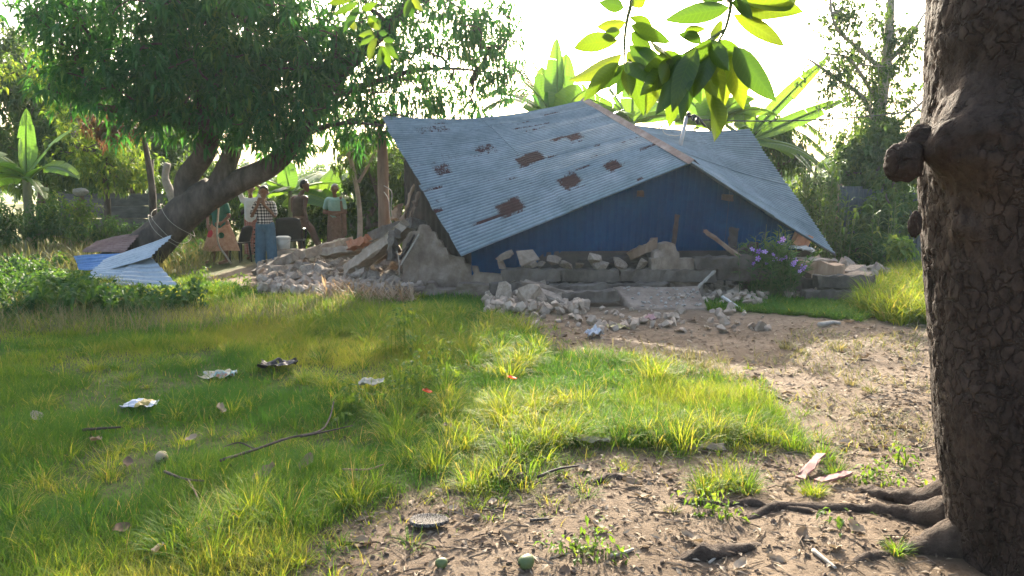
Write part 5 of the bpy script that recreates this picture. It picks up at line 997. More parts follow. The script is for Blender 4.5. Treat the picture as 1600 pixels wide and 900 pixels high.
# --- 2: pale top, red checked wrap, both hands on the head
b2 = P(391, 300, 15.8) * [1, 1, 0]; hc = np.array([.0, 0, 1.5]); fc = (.3, -1)
pr = head_prims(hc, fc) + [((0, 0, 1.38), .045, (0, 0, 1.28), .055), ((-.15, 0, 1.25), .055, (.15, 0, 1.25), .055), ((0, 0, 1.16), .115, (0, 0, .84), .12)]
for k in (-1, 1): el = np.array([.24 * k, -.04, 1.52]); wr = np.array([.10 * k, -.03, 1.61]); pr += [((.17 * k, 0, 1.25), .046, el, .036), (el, .036, wr, .026)] + hand_prims(wr, (-k, 0, .1), (0, -1, 0), .5)
pr += legs((-.08, .08), (-.07, .09))
p2 = person('person', 'person in pale top and red checked wrap with both hands on the head', b2, SK, pr)
remeshed('shirt', [((-.15, 0, 1.25), .07, (.15, 0, 1.25), .07), ((0, 0, 1.18), .14, (0, 0, .88), .145), ((-.17, 0, 1.26), .06, (-.21, -.02, 1.38), .055), ((.17, 0, 1.26), .06, (.21, -.02, 1.38), .055)], cloth('pale_cloth', (.42, .43, .45), (.55, .56, .58)), p2, b2)
skirt('wrap', b2, .12, .92, .15, .17, checks('red_check_cloth', (.2, .04, .035), (.25, .1, .08), (.32, .22, .19), 30), p2, .75, 5, .02, 5)
remeshed('hair', [(hc + [0, .015, .055], .092, hc + [0, .03, .02], .085)], HR, p2, b2)
# --- 3: plaid shirt, wide blue trousers, hands to the face
b3 = P(412, 300, 14.7) * [1, 1, 0]; hc = np.array([0, 0, 1.42]); fc = (.1, -1)
pr = head_prims(hc, fc, .1) + [((0, 0, 1.3), .045, (0, 0, 1.22), .055), ((-.15, 0, 1.18), .055, (.15, 0, 1.18), .055), ((0, 0, 1.1), .115, (0, 0, .8), .12)]
for k in (-1, 1): el = np.array([.23 * k, -.08, .97]); wr = np.array([.06 * k, -.19, 1.19]); pr += [((.17 * k, 0, 1.18), .046, el, .036), (el, .036, wr, .026)] + hand_prims(wr, (-.25 * k, -.0, 1), (1, 0, 0), .6)
pr += legs((-.09, .09), (-.11, .12))
p3 = person('person', 'person in black and white plaid shirt and wide blue trousers, hands at face', b3, SK, pr)
remeshed('shirt', [((-.15, 0, 1.19), .075, (.15, 0, 1.19), .075), ((0, 0, 1.12), .15, (0, 0, .84), .16), ((-.17, 0, 1.17), .065, (-.22, -.07, 1.0), .056), ((.17, 0, 1.17), .065, (.22, -.07, 1.0), .056)], checks('plaid_cloth', (.02, .02, .028), (.2, .19, .19), (.62, .6, .57), 17), p3, b3)
remeshed('trousers', [((0, 0, .84), .15, (0, 0, .78), .155), ((-.09, 0, .78), .105, (-.12, -.02, .08), .105), ((.09, 0, .78), .105, (.13, -.02, .08), .105)], cloth('blue_cloth', (.05, .1, .15), (.08, .15, .21)), p3, b3)
for k in range(7): c_ = b3 + np.array([-.185 - .004 * k, -.085, .7 - .09 * k]); v_, f3, f4 = tube([c_ - [0, .012, 0], c_ + [0, .012, 0]], [.016, .016], 8); mk('trouser_button', v_, [f3, f4], HR, p3, True)
remeshed('hair', [(hc + [0, .015, .06], .093, hc + [0, .03, .02], .087)], HR, p3, b3)
# --- 4: bare-armed man in brown, one leg raised forward, looking down right
b4 = P(470, 300, 16.4) * [1, 1, 0]; hc = np.array([.1, 0, 1.56]); fc = (1, -.35)
pr = head_prims(hc, fc, .35) + [((.04, 0, 1.44), .05, (-.02, 0, 1.34), .06), ((-.15, .04, 1.3), .062, (.1, -.04, 1.3), .062), ((-.05, 0, 1.2), .135, (-.06, 0, .9), .12), ((.13, -.06, 1.29), .052, (.1, -.14, 1.05), .042), ((.1, -.14, 1.05), .042, (.17, -.2, .84), .03), ((-.2, .06, 1.28), .052, (-.2, .02, 1.02), .042), ((-.2, .02, 1.02), .04, (-.06, -.1, .88), .03)]
pr += hand_prims((.17, -.2, .84), (.3, -.2, -1), (0, 1, 0)) + hand_prims((-.06, -.1, .88), (1, -.3, -.3), (0, 0, 1))
pr += [((-.02, 0, .86), .095, (.22, -.08, .62), .068), ((.22, -.08, .62), .066, (.37, -.06, .22), .045), ((.37, -.06, .2), .04, (.48, -.1, .13), .034), ((-.1, 0, .84), .095, (-.06, .02, .45), .066), ((-.06, .02, .45), .062, (-.04, .04, .07), .042), ((-.04, .04, .05), .04, (.1, -.02, .035), .034)]
p4 = person('person', 'bare-armed man in brown trousers stepping up, looking down to the right', b4, SK2, pr)
remeshed('vest', [((-.05, 0, 1.2), .15, (-.06, 0, .92), .145), ((-.12, .03, 1.28), .06, (.06, -.03, 1.28), .06)], cloth('dark_vest', (.05, .032, .026), (.085, .058, .046)), p4, b4)
remeshed('trousers', [((-.06, 0, .94), .14, (-.06, 0, .84), .145), ((-.02, 0, .84), .11, (.22, -.08, .62), .085), ((.22, -.08, .62), .084, (.36, -.06, .27), .066), ((-.1, 0, .82), .11, (-.06, .02, .45), .085), ((-.06, .02, .45), .08, (-.04, .04, .14), .068)], cloth('brown_cloth', (.1, .06, .045), (.16, .1, .075)), p4, b4)
remeshed('hair', [(hc + [-.02, .01, .06], .097, hc + [-.045, .015, .02], .088)], HR, p4, b4)
# --- 5: elder with folded arms, pale green top, brown wrap and shawl
b5 = P(523, 300, 16.9) * [1, 1, 0]; hc = np.array([0, 0, 1.48]); fc = (-.1, -1)
pr = head_prims(hc, fc) + [((0, 0, 1.37), .045, (0, 0, 1.27), .058), ((-.15, 0, 1.23), .06, (.15, 0, 1.23), .06), ((0, 0, 1.14), .125, (0, 0, .84), .13)]
for k in (-1, 1): el = np.array([.24 * k, -.05, .97]); wr = np.array([-.02 * k, -.2, .95 + .03 * k]); pr += [((.18 * k, 0, 1.22), .05, el, .04), (el, .038, wr, .028)] + hand_prims(wr, (-k, -.1, .05), (0, 0, 1), .4)
pr += legs((-.08, .08), (-.08, .09))
p5 = person('person', 'grey-haired elder in pale green top and brown wrap with folded arms', b5, SK, pr)
remeshed('blouse', [((-.15, 0, 1.24), .078, (.15, 0, 1.24), .078), ((0, 0, 1.16), .155, (0, 0, .92), .155), ((-.18, 0, 1.22), .068, (-.22, -.03, 1.07), .06), ((.18, 0, 1.22), .068, (.22, -.03, 1.07), .06)], cloth('pale_green_cloth', (.2, .36, .31), (.29, .46, .4)), p5, b5)
skirt('wrap', b5, .06, .96, .165, .22, cloth('brown_wrap', (.13, .075, .055), (.24, .15, .115), 18), p5, .75, 8, .04, 8)
remeshed('shawl', [((.14, -.02, 1.28), .05, (.2, -.05, .9), .06), ((.2, -.05, .9), .06, (.21, -.06, .45), .055)], cloth('brown_shawl', (.15, .09, .065), (.25, .16, .12)), p5, b5)
remeshed('hair', [(hc + [0, .02, .055], .09, hc + [0, .03, .02], .085)], HG, p5, b5)

def chair(label, base, w_, sh, bh, rz, mat, arms):
    base = np.asarray(base, float); t_ = thing('plastic_chair', label, 'chair', base); c, s = math.cos(rz), math.sin(rz); R_ = np.array([[c, -s, 0], [s, c, 0], [0, 0, 1]]); T_ = lambda p: R_ @ np.array(p, float) + base
    v_ = boxv((0, 0, sh), (w_, w_, .035)); v_[:, 2] += 0; v_, f3, f4 = beam_between(T_((-w_ / 2, 0, sh)), T_((w_ / 2, 0, sh)), w_, .03, 8, .001, 1); mk('seat', v_, [np.array(f3), f4], MAT[mat], t_)
    for a in (-1, 1):
        for b_ in (-1, 1): v_, f3, f4 = tube([T_((a * w_ * .5, b_ * w_ * .5, 0)), T_((a * w_ * .42, b_ * w_ * .42, sh))], [.016, .026], 6); mk('leg', v_, [f3, f4], MAT[mat], t_, True)
    n = 9; V_ = []
    for k in range(7):
        z = sh + .02 + (bh - sh) * k / 6
        for off in (0, .018):
            for q_ in range(n): x = (q_ / (n - 1) - .5) * w_ * (1 - .12 * (k / 6) ** 3); V_.append(T_((x, w_ * .45 + off + .12 * k / 6 - .25 * (x / w_) ** 2 * w_, z - .05 * (k / 6) * (2 * x / w_) ** 2)))
    V_ = np.array(V_).reshape(7, 2, n, 3); idx = np.arange(7 * 2 * n).reshape(7, 2, n); F_ = []
    for k in range(6):
        for q_ in range(n - 1): F_ += [[idx[k, 0, q_], idx[k, 0, q_ + 1], idx[k + 1, 0, q_ + 1], idx[k + 1, 0, q_]], [idx[k, 1, q_ + 1], idx[k, 1, q_], idx[k + 1, 1, q_], idx[k + 1, 1, q_ + 1]]]
        F_ += [[idx[k, 0, 0], idx[k + 1, 0, 0], idx[k + 1, 1, 0], idx[k, 1, 0]], [idx[k, 0, -1], idx[k, 1, -1], idx[k + 1, 1, -1], idx[k + 1, 0, -1]]]
    for q_ in range(n - 1): F_.append([idx[6, 0, q_], idx[6, 0, q_ + 1], idx[6, 1, q_ + 1], idx[6, 1, q_]])
    mk('backrest', V_.reshape(-1, 3), [np.array(F_)], MAT[mat], t_, True)
    if arms:
        for a in (-1, 1): v_, f3, f4 = tube(smooth_path([T_((a * w_ * .5, w_ * .5, sh + .24)), T_((a * w_ * .55, 0, sh + .24)), T_((a * w_ * .52, -w_ * .45, sh + .2)), T_((a * w_ * .48, -w_ * .48, sh))], 12), .02, 6); mk('armrest', v_, [f3, f4], MAT[mat], t_, True)
chair('dark armless plastic chair right of the spotted skirt', P(371, 300, 15.2) * [1, 1, 0], .3, .4, .74, -2.1, 'dark_plastic', False)
chair('black plastic armchair seen from behind before the stepping man', P(452, 300, 15.7) * [1, 1, 0], .54, .42, .9, PI + .15, 'dark_plastic', True)
bk = P(443, 389, 14.9); bu = thing('white_bucket', 'white lidded bucket standing on slabs before the black armchair', 'bucket', bk)
v_, f3, f4 = tube([bk, bk + [0, 0, .21]], [.125, .145], 24); mk('pail', v_, [f3, f4], MAT['white'], bu, True)
v_, f3, f4 = tube([bk + [0, 0, .205], bk + [0, 0, .225], bk + [0, 0, .24], bk + [0, 0, .262]], [.155, .155, .145, .11], 24); mk('lid', v_, [f3, f4], MAT['white'], bu, True)
v_, f3, f4 = tube([bk + [.15 * math.cos(a), .15 * math.sin(a) - .01, .17 - .09 * math.sin(-a) ** 2] for a in np.linspace(-PI, 0, 14)], .005, 5); mk('handle', v_, [f3, f4], MAT['metal'], bu, True)
for k, dz in enumerate((.05, .12)):
    c = bk - [0, 0, dz - .02]; c2 = c + [.28, .05, 0]; v_, f3, f4 = beam_between(c - [.28, .02 * k, 0], c2, .36, .06, 6, .008, 70 + k); tag(mk('stone_slab', v_, [np.array(f3), f4], MAT['concrete']), ['upper flat slab right under the white bucket', 'lower flat slab under the white bucket'][k], 'slab')
v_, f3, f4 = beam_between(P(430, 398, 14.9), P(480, 398, 15.0), .5, .16, 6, .012, 88); tag(mk('stone_base', v_, [np.array(f3), f4], MAT['concrete']), 'thick stone base that carries the bucket slabs', 'slab')

# ================================================================== GRASS AND GROUND COVER
def blades(ac, base, az, lean, L, W, curve, r):
    """blades of grass: 4 stations, bent over towards az"""
    n = len(base); d = np.stack([np.cos(az), np.sin(az), 0 * az], -1); s = np.stack([-np.sin(az), np.cos(az), 0 * az], -1); ta = rng.normal(0, .5, n); s = s * np.cos(ta)[:, None] + d * np.sin(ta)[:, None]
    up = np.array([0, 0, 1.0]); pos = base.copy(); rows = []; ang = lean.copy(); seg = [0, .36, .36, .28]; wd = [1, .85, .55, .06]
    for k in range(4):
        if k: pos = pos + (d * np.sin(ang)[:, None] + up * np.cos(ang)[:, None]) * (L * seg[k])[:, None]; ang = ang + curve
        rows += [pos - s * (W * wd[k] / 2)[:, None], pos + s * (W * wd[k] / 2)[:, None]]
    V_ = np.stack(rows, 1).reshape(-1, 3); F_ = np.array([[0, 1, 3, 2], [2, 3, 5, 4], [4, 5, 7, 6]]); F_ = ((np.arange(n) * 8)[:, None, None] + F_[None]).reshape(-1, 4)
    ac.add(V_, None, F_, np.repeat(r, 8))
def scatter(poly, dens, ymax=13.0, warpit=True):
    """points over a ground polygon, thinner with distance"""
    a = np.array(poly); x0, x1 = max(a[:, 0].min(), -9), min(a[:, 0].max(), 9); y0, y1 = max(a[:, 1].min(), 2.2), min(a[:, 1].max(), ymax); n = int((x1 - x0) * (y1 - y0) * dens)
    x = rng.uniform(x0, x1, n); y = rng.uniform(y0, y1, n); vis = (np.abs(x) < y * .80 + .4); x, y = x[vis], y[vis]
    keep = rng.uniform(0, 1, len(x)) < np.clip(4.2 / y, .12, 1) ** 1.25; x, y = x[keep], y[keep]
    wx, wy = warp(x, y) if warpit else (x, y); k = inpoly(wx, wy, poly); return x[k], y[k]
def pick(n, lo=0., hi=.85, dry=.06): r = rng.uniform(lo, hi, n); return np.where(rng.uniform(0, 1, n) < dry, rng.uniform(.9, 1, n), r)
ac = Acc()
x, y = scatter(LAWN, 10500); den = fbm(x * 1.4, y * 1.4, 0, 3, 201); patch = fbm(x * .8, y * .8, 5, 3, 222); k = rng.uniform(0, 1, len(x)) < np.clip((den - .2) * 3.4, .45, 1); x, y, den, patch = x[k], y[k], den[k], patch[k]
n = len(x); hgt_ = (.045 + .10 * np.clip((den - .3) * 2, 0, 1)) * rng.uniform(.6, 1.5, n); far_ = np.clip(y / 4.5, .9, 2.4)
tone = np.clip((patch - .5) * 2.2 + .42 + rng.normal(0, .16, n), 0, .86); tone = np.where(rng.uniform(0, 1, n) < .04 + .8 * np.clip(patch - .55, 0, 1), rng.uniform(.88, 1, n), tone)
blades(ac, np.stack([x, y, hgt(x, y) - .01], -1), rng.uniform(0, 6.28, n), rng.uniform(.05, .75, n), hgt_, .0036 * far_ * rng.uniform(.7, 1.3, n), rng.uniform(.1, .55, n), tone)
xs_, ys_ = scatter(LAWN, 2200); xs_ = xs_ + rng.normal(0, .22, len(xs_)); ys_ = ys_ + rng.normal(0, .26, len(ys_)); k = ~inpoly(*warp(xs_, ys_), LAWN); xs_, ys_ = xs_[k], ys_[k]; n = len(xs_)
blades(ac, np.stack([xs_, ys_, hgt(xs_, ys_) - .005], -1), rng.uniform(0, 6.28, n), rng.uniform(.2, 1.1, n), rng.uniform(.03, .13, n), .004 * np.clip(ys_ / 4.5, .9, 2.2), rng.uniform(.1, .6, n), pick(n, .1, .86, .25))
def tussocks(ac, pts, n0, n1, L0, L1, W, lo=.1, hi=.86, dry=.07, lean1=.95):
    for (px_, py_, s) in pts:
        nb = int(rng.integers(n0, n1)); a = rng.uniform(0, 6.28, nb); rr = .10 * s * np.sqrt(rng.uniform(0, 1, nb)); bx, by = px_ + rr * np.cos(a), py_ + rr * np.sin(a); fr = rr / (.10 * s)
        L = s * rng.uniform(L0, L1, nb) * (1 - .25 * fr); tn = rng.uniform(lo, hi); r = np.clip(tn + rng.normal(0, .14, nb), 0, .86); r = np.where(rng.uniform(0, 1, nb) < dry, rng.uniform(.9, 1, nb), r)
        blades(ac, np.stack([bx, by, hgt(bx, by) - .01], -1), a + rng.normal(0, .5, nb), .08 + fr * lean1 * .6 * rng.uniform(.4, 1.2, nb), L, W * np.clip(py_ / 4.5, .9, 2.2) * rng.uniform(.7, 1.3, nb), rng.uniform(.2, .95, nb), r)
x, y = scatter(TALL, 50); d2 = fbm(x * 1.3, y * 1.3, 3, 2, 211); k = d2 > .40; pts = [(a, b_, rng.uniform(.4, 1.2)) for a, b_ in zip(x[k], y[k])]
tussocks(ac, pts, 45, 120, .18, .36, .0052, .3, .9, .13, 1.2)
x, y = scatter(LAWN, 26); pts = [(a, b_, rng.uniform(.25, .75)) for a, b_ in zip(x, y)]; tussocks(ac, pts, 30, 75, .14, .32, .0046, .0, .9, .14, 1.3)
spec = [(350, 835, 1.15), (395, 815, 1.0), (300, 845, .95), (445, 825, .9), (270, 870, .9), (330, 880, .9), (555, 785, .9), (590, 770, .8), (620, 690, 1.1), (650, 720, 1.0), (600, 655, 1.0), (680, 735, .8), (740, 760, .8), (780, 750, .8), (900, 690, 1.1), (960, 690, 1.1), (1010, 680, 1.15), (1060, 690, 1.0), (1110, 680, 1.0), (1160, 675, 1.0), (1200, 690, .9), (1240, 700, .8), (850, 700, 1.0), (800, 715, 1.0),
        (1125, 762, .75), (1165, 768, .65), (1100, 768, .6), (1150, 752, .6), (1285, 718, .6), (1305, 745, .5), (1270, 778, .45), (430, 880, .5), (470, 885, .4), (1400, 880, .35), (20, 820, .8), (60, 860, .7), (130, 780, .6)]
tussocks(ac, [(*G(a, b_)[:2], s) for a, b_, s in spec], 120, 200, .15, .33, .005, .2, .75, .1)
k = rng.choice(n, min(n, 170), False); tussocks(ac, [(xs_[q_], ys_[q_], rng.uniform(.2, .5)) for q_ in k], 15, 45, .14, .3, .0046, .1, .88, .2, 1.3)
stuff(ac.obj('lawn_grass', MAT['grass'], None, False, (0, 0, 0)), 'green grass with taller sunlit tufts covering the yard', 'grass')
ac = Acc(); x, y = scatter(RGRASS, 260, 13, False); tussocks(ac, [(a, b_, rng.uniform(.8, 1.4)) for a, b_ in zip(x, y)], 40, 70, .25, .42, .0065, .5, .88, .1)
stuff(ac.obj('tall_sunlit_grass', MAT['grass'], None, False, (0, 0, 0)), 'tall bright grass left of the thick trunk', 'grass')
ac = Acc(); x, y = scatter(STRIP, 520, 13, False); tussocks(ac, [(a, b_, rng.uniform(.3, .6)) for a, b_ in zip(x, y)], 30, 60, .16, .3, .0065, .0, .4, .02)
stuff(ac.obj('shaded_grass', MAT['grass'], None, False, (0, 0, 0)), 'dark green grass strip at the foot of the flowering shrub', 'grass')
# sparse and dry grass on the bare earth
ac = Acc(); DRY = gpoly([(1210, 520), (1440, 500), (1460, 700), (1300, 700), (1230, 640), (1130, 570)]); x, y = scatter(DRY, 900); k = fbm(x * 2.2, y * 2.2, 0, 3, 231) > .5; x, y = x[k], y[k]; n = len(x)
blades(ac, np.stack([x, y, hgt(x, y)], -1), rng.uniform(0, 6.28, n), rng.uniform(.4, 1.4, n), rng.uniform(.05, .14, n), .005 * np.clip(y / 4.5, .9, 2), rng.uniform(.1, .4, n), rng.uniform(0, 1, n))
MID = gpoly([(880, 540), (1120, 560), (1180, 600), (1000, 580), (880, 565)]); x, y = scatter(MID, 1500); n = len(x)
blades(ac, np.stack([x, y, hgt(x, y)], -1), rng.uniform(0, 6.28, n), rng.uniform(.3, 1.3, n), rng.uniform(.08, .2, n), .006 + 0 * x, rng.uniform(.1, .5, n), rng.uniform(.3, 1, n))
for (px, py, s) in [(1230, 545, .6), (1250, 550, .5), (1310, 545, .6), (1330, 600, .4), (1360, 612, .5), (1075, 560, .7), (1100, 575, .6), (965, 565, .6), (1000, 575, .6), (780, 720, .3), (1050, 800, .3)]:
    tussocks(ac, [(*G(px, py)[:2], s)], 40, 70, .12, .28, .006, .2, 1, .3)
stuff(ac.obj('sparse_dry_grass', MAT['grass_dry'], None, False, (0, 0, 0)), 'sparse dry grass over the trodden earth', 'grass')
ac = Acc(); LW = gpoly([(-250, 352), (60, 356), (300, 378), (300, 400), (120, 402), (-250, 408)]); x = rng.uniform(-13, -5.8, 4200); y = rng.uniform(12.6, 19, 4200); n = len(x)
blades(ac, np.stack([x, y, 0 * x], -1), rng.uniform(0, 6.28, n), rng.uniform(.05, .6, n), rng.uniform(.3, .6, n), .016 + 0 * x, rng.uniform(.1, .5, n), rng.uniform(0, .75, n))
LM = gpoly([(-250, 470), (140, 478), (300, 490), (460, 470), (560, 472), (600, 490), (450, 510), (300, 530), (-250, 520)]); x, y = scatter(LM, 800); n = len(x)
blades(ac, np.stack([x, y, hgt(x, y)], -1), rng.uniform(0, 6.28, n), rng.uniform(.05, .6, n), rng.uniform(.14, .32, n), .008 + 0 * x, rng.uniform(.1, .5, n), rng.uniform(0, .9, n))
stuff(ac.obj('seeding_grass', MAT['grass_dry'], None, False, (0, 0, 0)), 'pale olive seeding grass behind the lawn on the left', 'grass')
# broad-leaved weeds
ac = Acc(); WD = gpoly([(-200, 425), (80, 425), (120, 452), (170, 474), (290, 478), (330, 484), (260, 500), (100, 500), (-200, 500)]); x, y = scatter(WD, 80, 13.5); n = len(x); h = rng.uniform(.04, .3, n) * (.4 + vn(x * 1.3, y * 1.3, 0, 17))
v_, f, r = foliage(np.stack([x, y, h], -1), .13, 5, 6, .11, .05, .25); ac.add(v_, f, None, r)
stuff(ac.obj('leafy_weeds', MAT['weed'], None, False, (0, 0, 0)), 'dense dark green leafy weeds at left before the tin sheets', 'weeds')
ac = Acc()
for (px, py, h, n, s) in [(312, 462, .42, 8, .13), (385, 455, .25, 6, .1), (345, 468, .25, 6, .12), (620, 560, .4, 10, .12), (640, 640, .32, 9, .1), (700, 600, .3, 8, .1), (560, 650, .25, 7, .1), (1360, 745, .05, 5, .07), (1415, 728, .08, 5, .06), (1340, 755, .04, 5, .07), (1100, 798, .05, 5, .06), (1120, 805, .04, 4, .06), (900, 870, .03, 7, .1), (925, 862, .03, 6, .08), (1300, 832, .03, 2, .03), (1390, 760, .03, 5, .06)]:
    g = GG(px, py); k = np.stack([g[0] + rng.normal(0, s * .6, n), g[1] + rng.normal(0, s * .6, n), g[2] + rng.uniform(.2, 1, n) * h], -1); v_, f, r = foliage(k, .05 + s * .2, 3, 5, .038 if h < .1 else .06, .018 if h < .1 else .026, .2); ac.add(v_, f, None, r)
    for q_ in k: v2, a3, a4 = tube([[q_[0], q_[1], g[2] - .01], q_], .003, 4, False); ac.add(v2, a3, a4, .6)
stuff(ac.obj('small_weeds', MAT['leaf_light'], None, False, (0, 0, 0)), 'small light green weeds scattered over grass and dirt', 'weeds')
# bleached heap of dry leaves before the rubble
ac = Acc(); 
for k in range(5): pass
q0 = gpoly([(505, 452), (650, 458), (650, 474), (510, 474)]); x, y = scatter(q0, 1600, 13, False); n = len(x)
blades(ac, np.stack([x, y, hgt(x, y)], -1), rng.uniform(0, 6.28, n), rng.uniform(.3, 1.2, n), rng.uniform(.12, .34, n), rng.uniform(.015, .04, n), rng.uniform(.1, .5, n), rng.uniform(0, 1, n))
stuff(ac.obj('dry_leaf_heap', MAT['straw'], None, False, (0, 0, 0)), 'heap of bleached orange-brown dry leaves between grass and rubble', 'dry leaves')
# litter crumbs on the dirt
ac = Acc(); DT = gpoly([(440, 900), (560, 800), (700, 760), (830, 750), (1000, 700), (1300, 690), (1470, 520), (1480, 900), (1600, 990), (440, 990)]); x, y = scatter(DT, 1100); n = len(x); a = rng.uniform(0, 6.28, n); dr = np.stack([np.cos(a), np.sin(a), rng.normal(0, .2, n)], -1); L = .012 + .05 * rng.uniform(0, 1, n) ** 2.5
v_, f = leaves_arr(np.stack([x, y, hgt(x, y) + .006], -1), dr, L, L * rng.uniform(.15, .6, n), .05, .25); ac.add(v_, f, None, np.repeat(rng.uniform(0, 1, n), 5))
D2 = gpoly([(840, 500), (1440, 500), (1440, 690), (1250, 640), (1150, 570), (860, 556)]); x, y = scatter(D2, 700); n = len(x); a = rng.uniform(0, 6.28, n); dr = np.stack([np.cos(a), np.sin(a), rng.normal(0, .2, n)], -1); L = .02 + .07 * rng.uniform(0, 1, n) ** 2.5
v_, f = leaves_arr(np.stack([x, y, hgt(x, y) + .008], -1), dr, L, L * rng.uniform(.15, .6, n), .05, .25); ac.add(v_, f, None, np.repeat(rng.uniform(0, 1, n), 5))
MAT['litter'] = ML('leaf_litter', [(.09, .063, .045), (.15, .11, .078), (.23, .18, .125), (.34, .28, .21)], .15, (1, .9, .7), .85, .15); stuff(ac.obj('leaf_litter', MAT['litter'], None, False, (0, 0, 0)), 'bits of dry leaf and straw strewn over the dirt', 'leaf litter')
ac = Acc(); x, y = scatter(DT, 110); 
for a, b_ in zip(x, y):
    t_ = rng.uniform(0, 6.28); L = rng.uniform(.03, .14); z = float(hgt(a, b_)); d = np.array([math.cos(t_), math.sin(t_), 0]) * L; v_, f3, f4 = tube([[a, b_, z + .004], np.array([a, b_, z + .008]) + d * .5 + rng.normal(0, .006, 3), np.array([a, b_, z + .003]) + d], rng.uniform(.0012, .004), 4, False); ac.add(v_, f3, f4, rng.uniform(0, 1))
stuff(ac.obj('twig_litter', MAT['litter'], None, False, (0, 0, 0)), 'thin twigs and straws strewn over the near dirt', 'twigs')
ac = Acc(); x, y = scatter(DT, 150)
for a, b_ in zip(x, y):
    s = .006 + .022 * rng.uniform() ** 3; R_ = np.array(Euler((rng.normal(0, 1), rng.normal(0, 1), rng.uniform(0, 6))).to_matrix()); ac.add((base * s) @ R_.T + [a, b_, float(hgt(a, b_)) + s * .2], fb)
stuff(ac.obj('soil_crumbs', M('soil_crumb', [(.09, .062, .045), (.17, .125, .09)], 30, .95, .3), None, False, (0, 0, 0)), 'crumbs of soil and grit on the near dirt', 'soil')

# ================================================================== FLOWERING SHRUB
fbp = GG(1205, 466); FS = thing('flowering_shrub', 'dark narrow-leaved shrub with purple flowers before the low wall', 'shrub', fbp); ac = Acc(); al = Acc(); tips = []
for k in range(140):
    a = rng.uniform(0, 6.28); e = rng.uniform(.0, .75); L = rng.uniform(.45, .98) * (1.05 - .4 * e); d = unit(np.array([math.cos(a) * e, math.sin(a) * e * .7, 1.0])); b0 = fbp + [.16 * rng.normal(), .12 * rng.normal(), 0]
    pth = smooth_path([b0, b0 + d * L * .5 + [0, 0, .03], b0 + d * L + np.array([d[0], d[1], -.1]) * .08], 7); v_, f3, f4 = tube(pth, np.linspace(.006, .003, 7), 4, False); ac.add(v_, f3, f4); tips.append(pth[-1])
    n = 16; s = rng.uniform(.15, 1, n); pos = np.array([pth[min(5, int(q_ * 6))] * (1 - (q_ * 6) % 1) + pth[min(6, int(q_ * 6) + 1)] * ((q_ * 6) % 1) for q_ in s]); aa = rng.uniform(0, 6.28, n); v_, f = leaves_arr(pos, np.stack([np.cos(aa), np.sin(aa), rng.uniform(.2, 1.1, n)], -1), rng.uniform(.1, .18, n), .024, .15, .2); al.add(v_, f, None, np.repeat(rng.uniform(0, .8, n), 5))
ac.obj('stems', MAT['stem'], FS, True); al.obj('foliage', MAT['weed'], FS)
fm = ML('purple_petal', [(.3, .16, .5), (.42, .27, .62), (.55, .4, .72)], .4, (1.1, .9, 1.2), .6, .2); rr = np.random.default_rng(5)
pv = []; pf = []
for k in range(5):
    a = 2 * PI * k / 5; i0 = len(pv); pv += [(0, 0, -.02), (.55 * math.cos(a - .5), .55 * math.sin(a - .5), .16), (1.0 * math.cos(a - .32), 1.0 * math.sin(a - .32), .24), (1.0 * math.cos(a + .32), 1.0 * math.sin(a + .32), .24), (.55 * math.cos(a + .5), .55 * math.sin(a + .5), .16), (.6 * math.cos(a), .6 * math.sin(a), .05)]; pf += [[i0, i0 + 1, i0 + 5], [i0 + 1, i0 + 2, i0 + 5], [i0 + 2, i0 + 3, i0 + 5], [i0 + 3, i0 + 4, i0 + 5], [i0 + 4, i0, i0 + 5]]
FLM = [mesh_from('flower', pv, [np.array(pf)], fm, True, {'rnd': np.full(len(pv), q_)}) for q_ in (.1, .5, .9)]
for k, (px, py) in enumerate([(1219, 380), (1223, 374), (1175, 390), (1186, 393), (1184, 404), (1212, 406), (1221, 405), (1239, 413), (1243, 407), (1254, 420), (1256, 416), (1195, 394), (1197, 412), (1228, 402), (1250, 424), (1178, 412), (1208, 398)]):
    place('flower', FLM[k % 3], P(px, py, fbp[1] - .22 + .1 * rr.uniform(-1, 1)), (PI / 2 - .5 + rr.normal(0, .3), 0, rr.normal(0, .5)), (.042,) * 3 if k < 12 else (.03,) * 3, FS)

# ================================================================== LITTER AND SMALL THINGS
def crumple(name, label, cat, c, size, seed, mat, amp=.35, rz=0.):
    n = 14; u, v = np.meshgrid(np.linspace(-.5, .5, n), np.linspace(-.5, .5, n), indexing='ij'); z = size[2] * (1.4 * (fbm(u * 4 + 5, v * 4 + 5, 0, 3, seed) - .25) * (1 - 1.6 * np.maximum(np.abs(u), np.abs(v)) ** 2)); x = u * size[0] * (1 + amp * (fbm(v * 3 + 9, u * 2, 1, 2, seed + 1) - .5)); y = v * size[1] * (1 + amp * (fbm(u * 3 + 9, v * 2, 2, 2, seed + 2) - .5))
    p = np.stack([x * math.cos(rz) - y * math.sin(rz), x * math.sin(rz) + y * math.cos(rz), z], -1).reshape(-1, 3) + c; i, j = np.meshgrid(np.arange(n - 1), np.arange(n - 1), indexing='ij'); F_ = np.stack([i * n + j, (i + 1) * n + j, (i + 1) * n + j + 1, i * n + j + 1], -1).reshape(-1, 4)
    o = mk(name, p, [F_], mat, None, False, c); o.modifiers.new('thickness', 'SOLIDIFY').thickness = .002; return tag(o, label, cat)
def flatm(name, cols, rough=.5): return M(name, cols, 4, rough, .1)
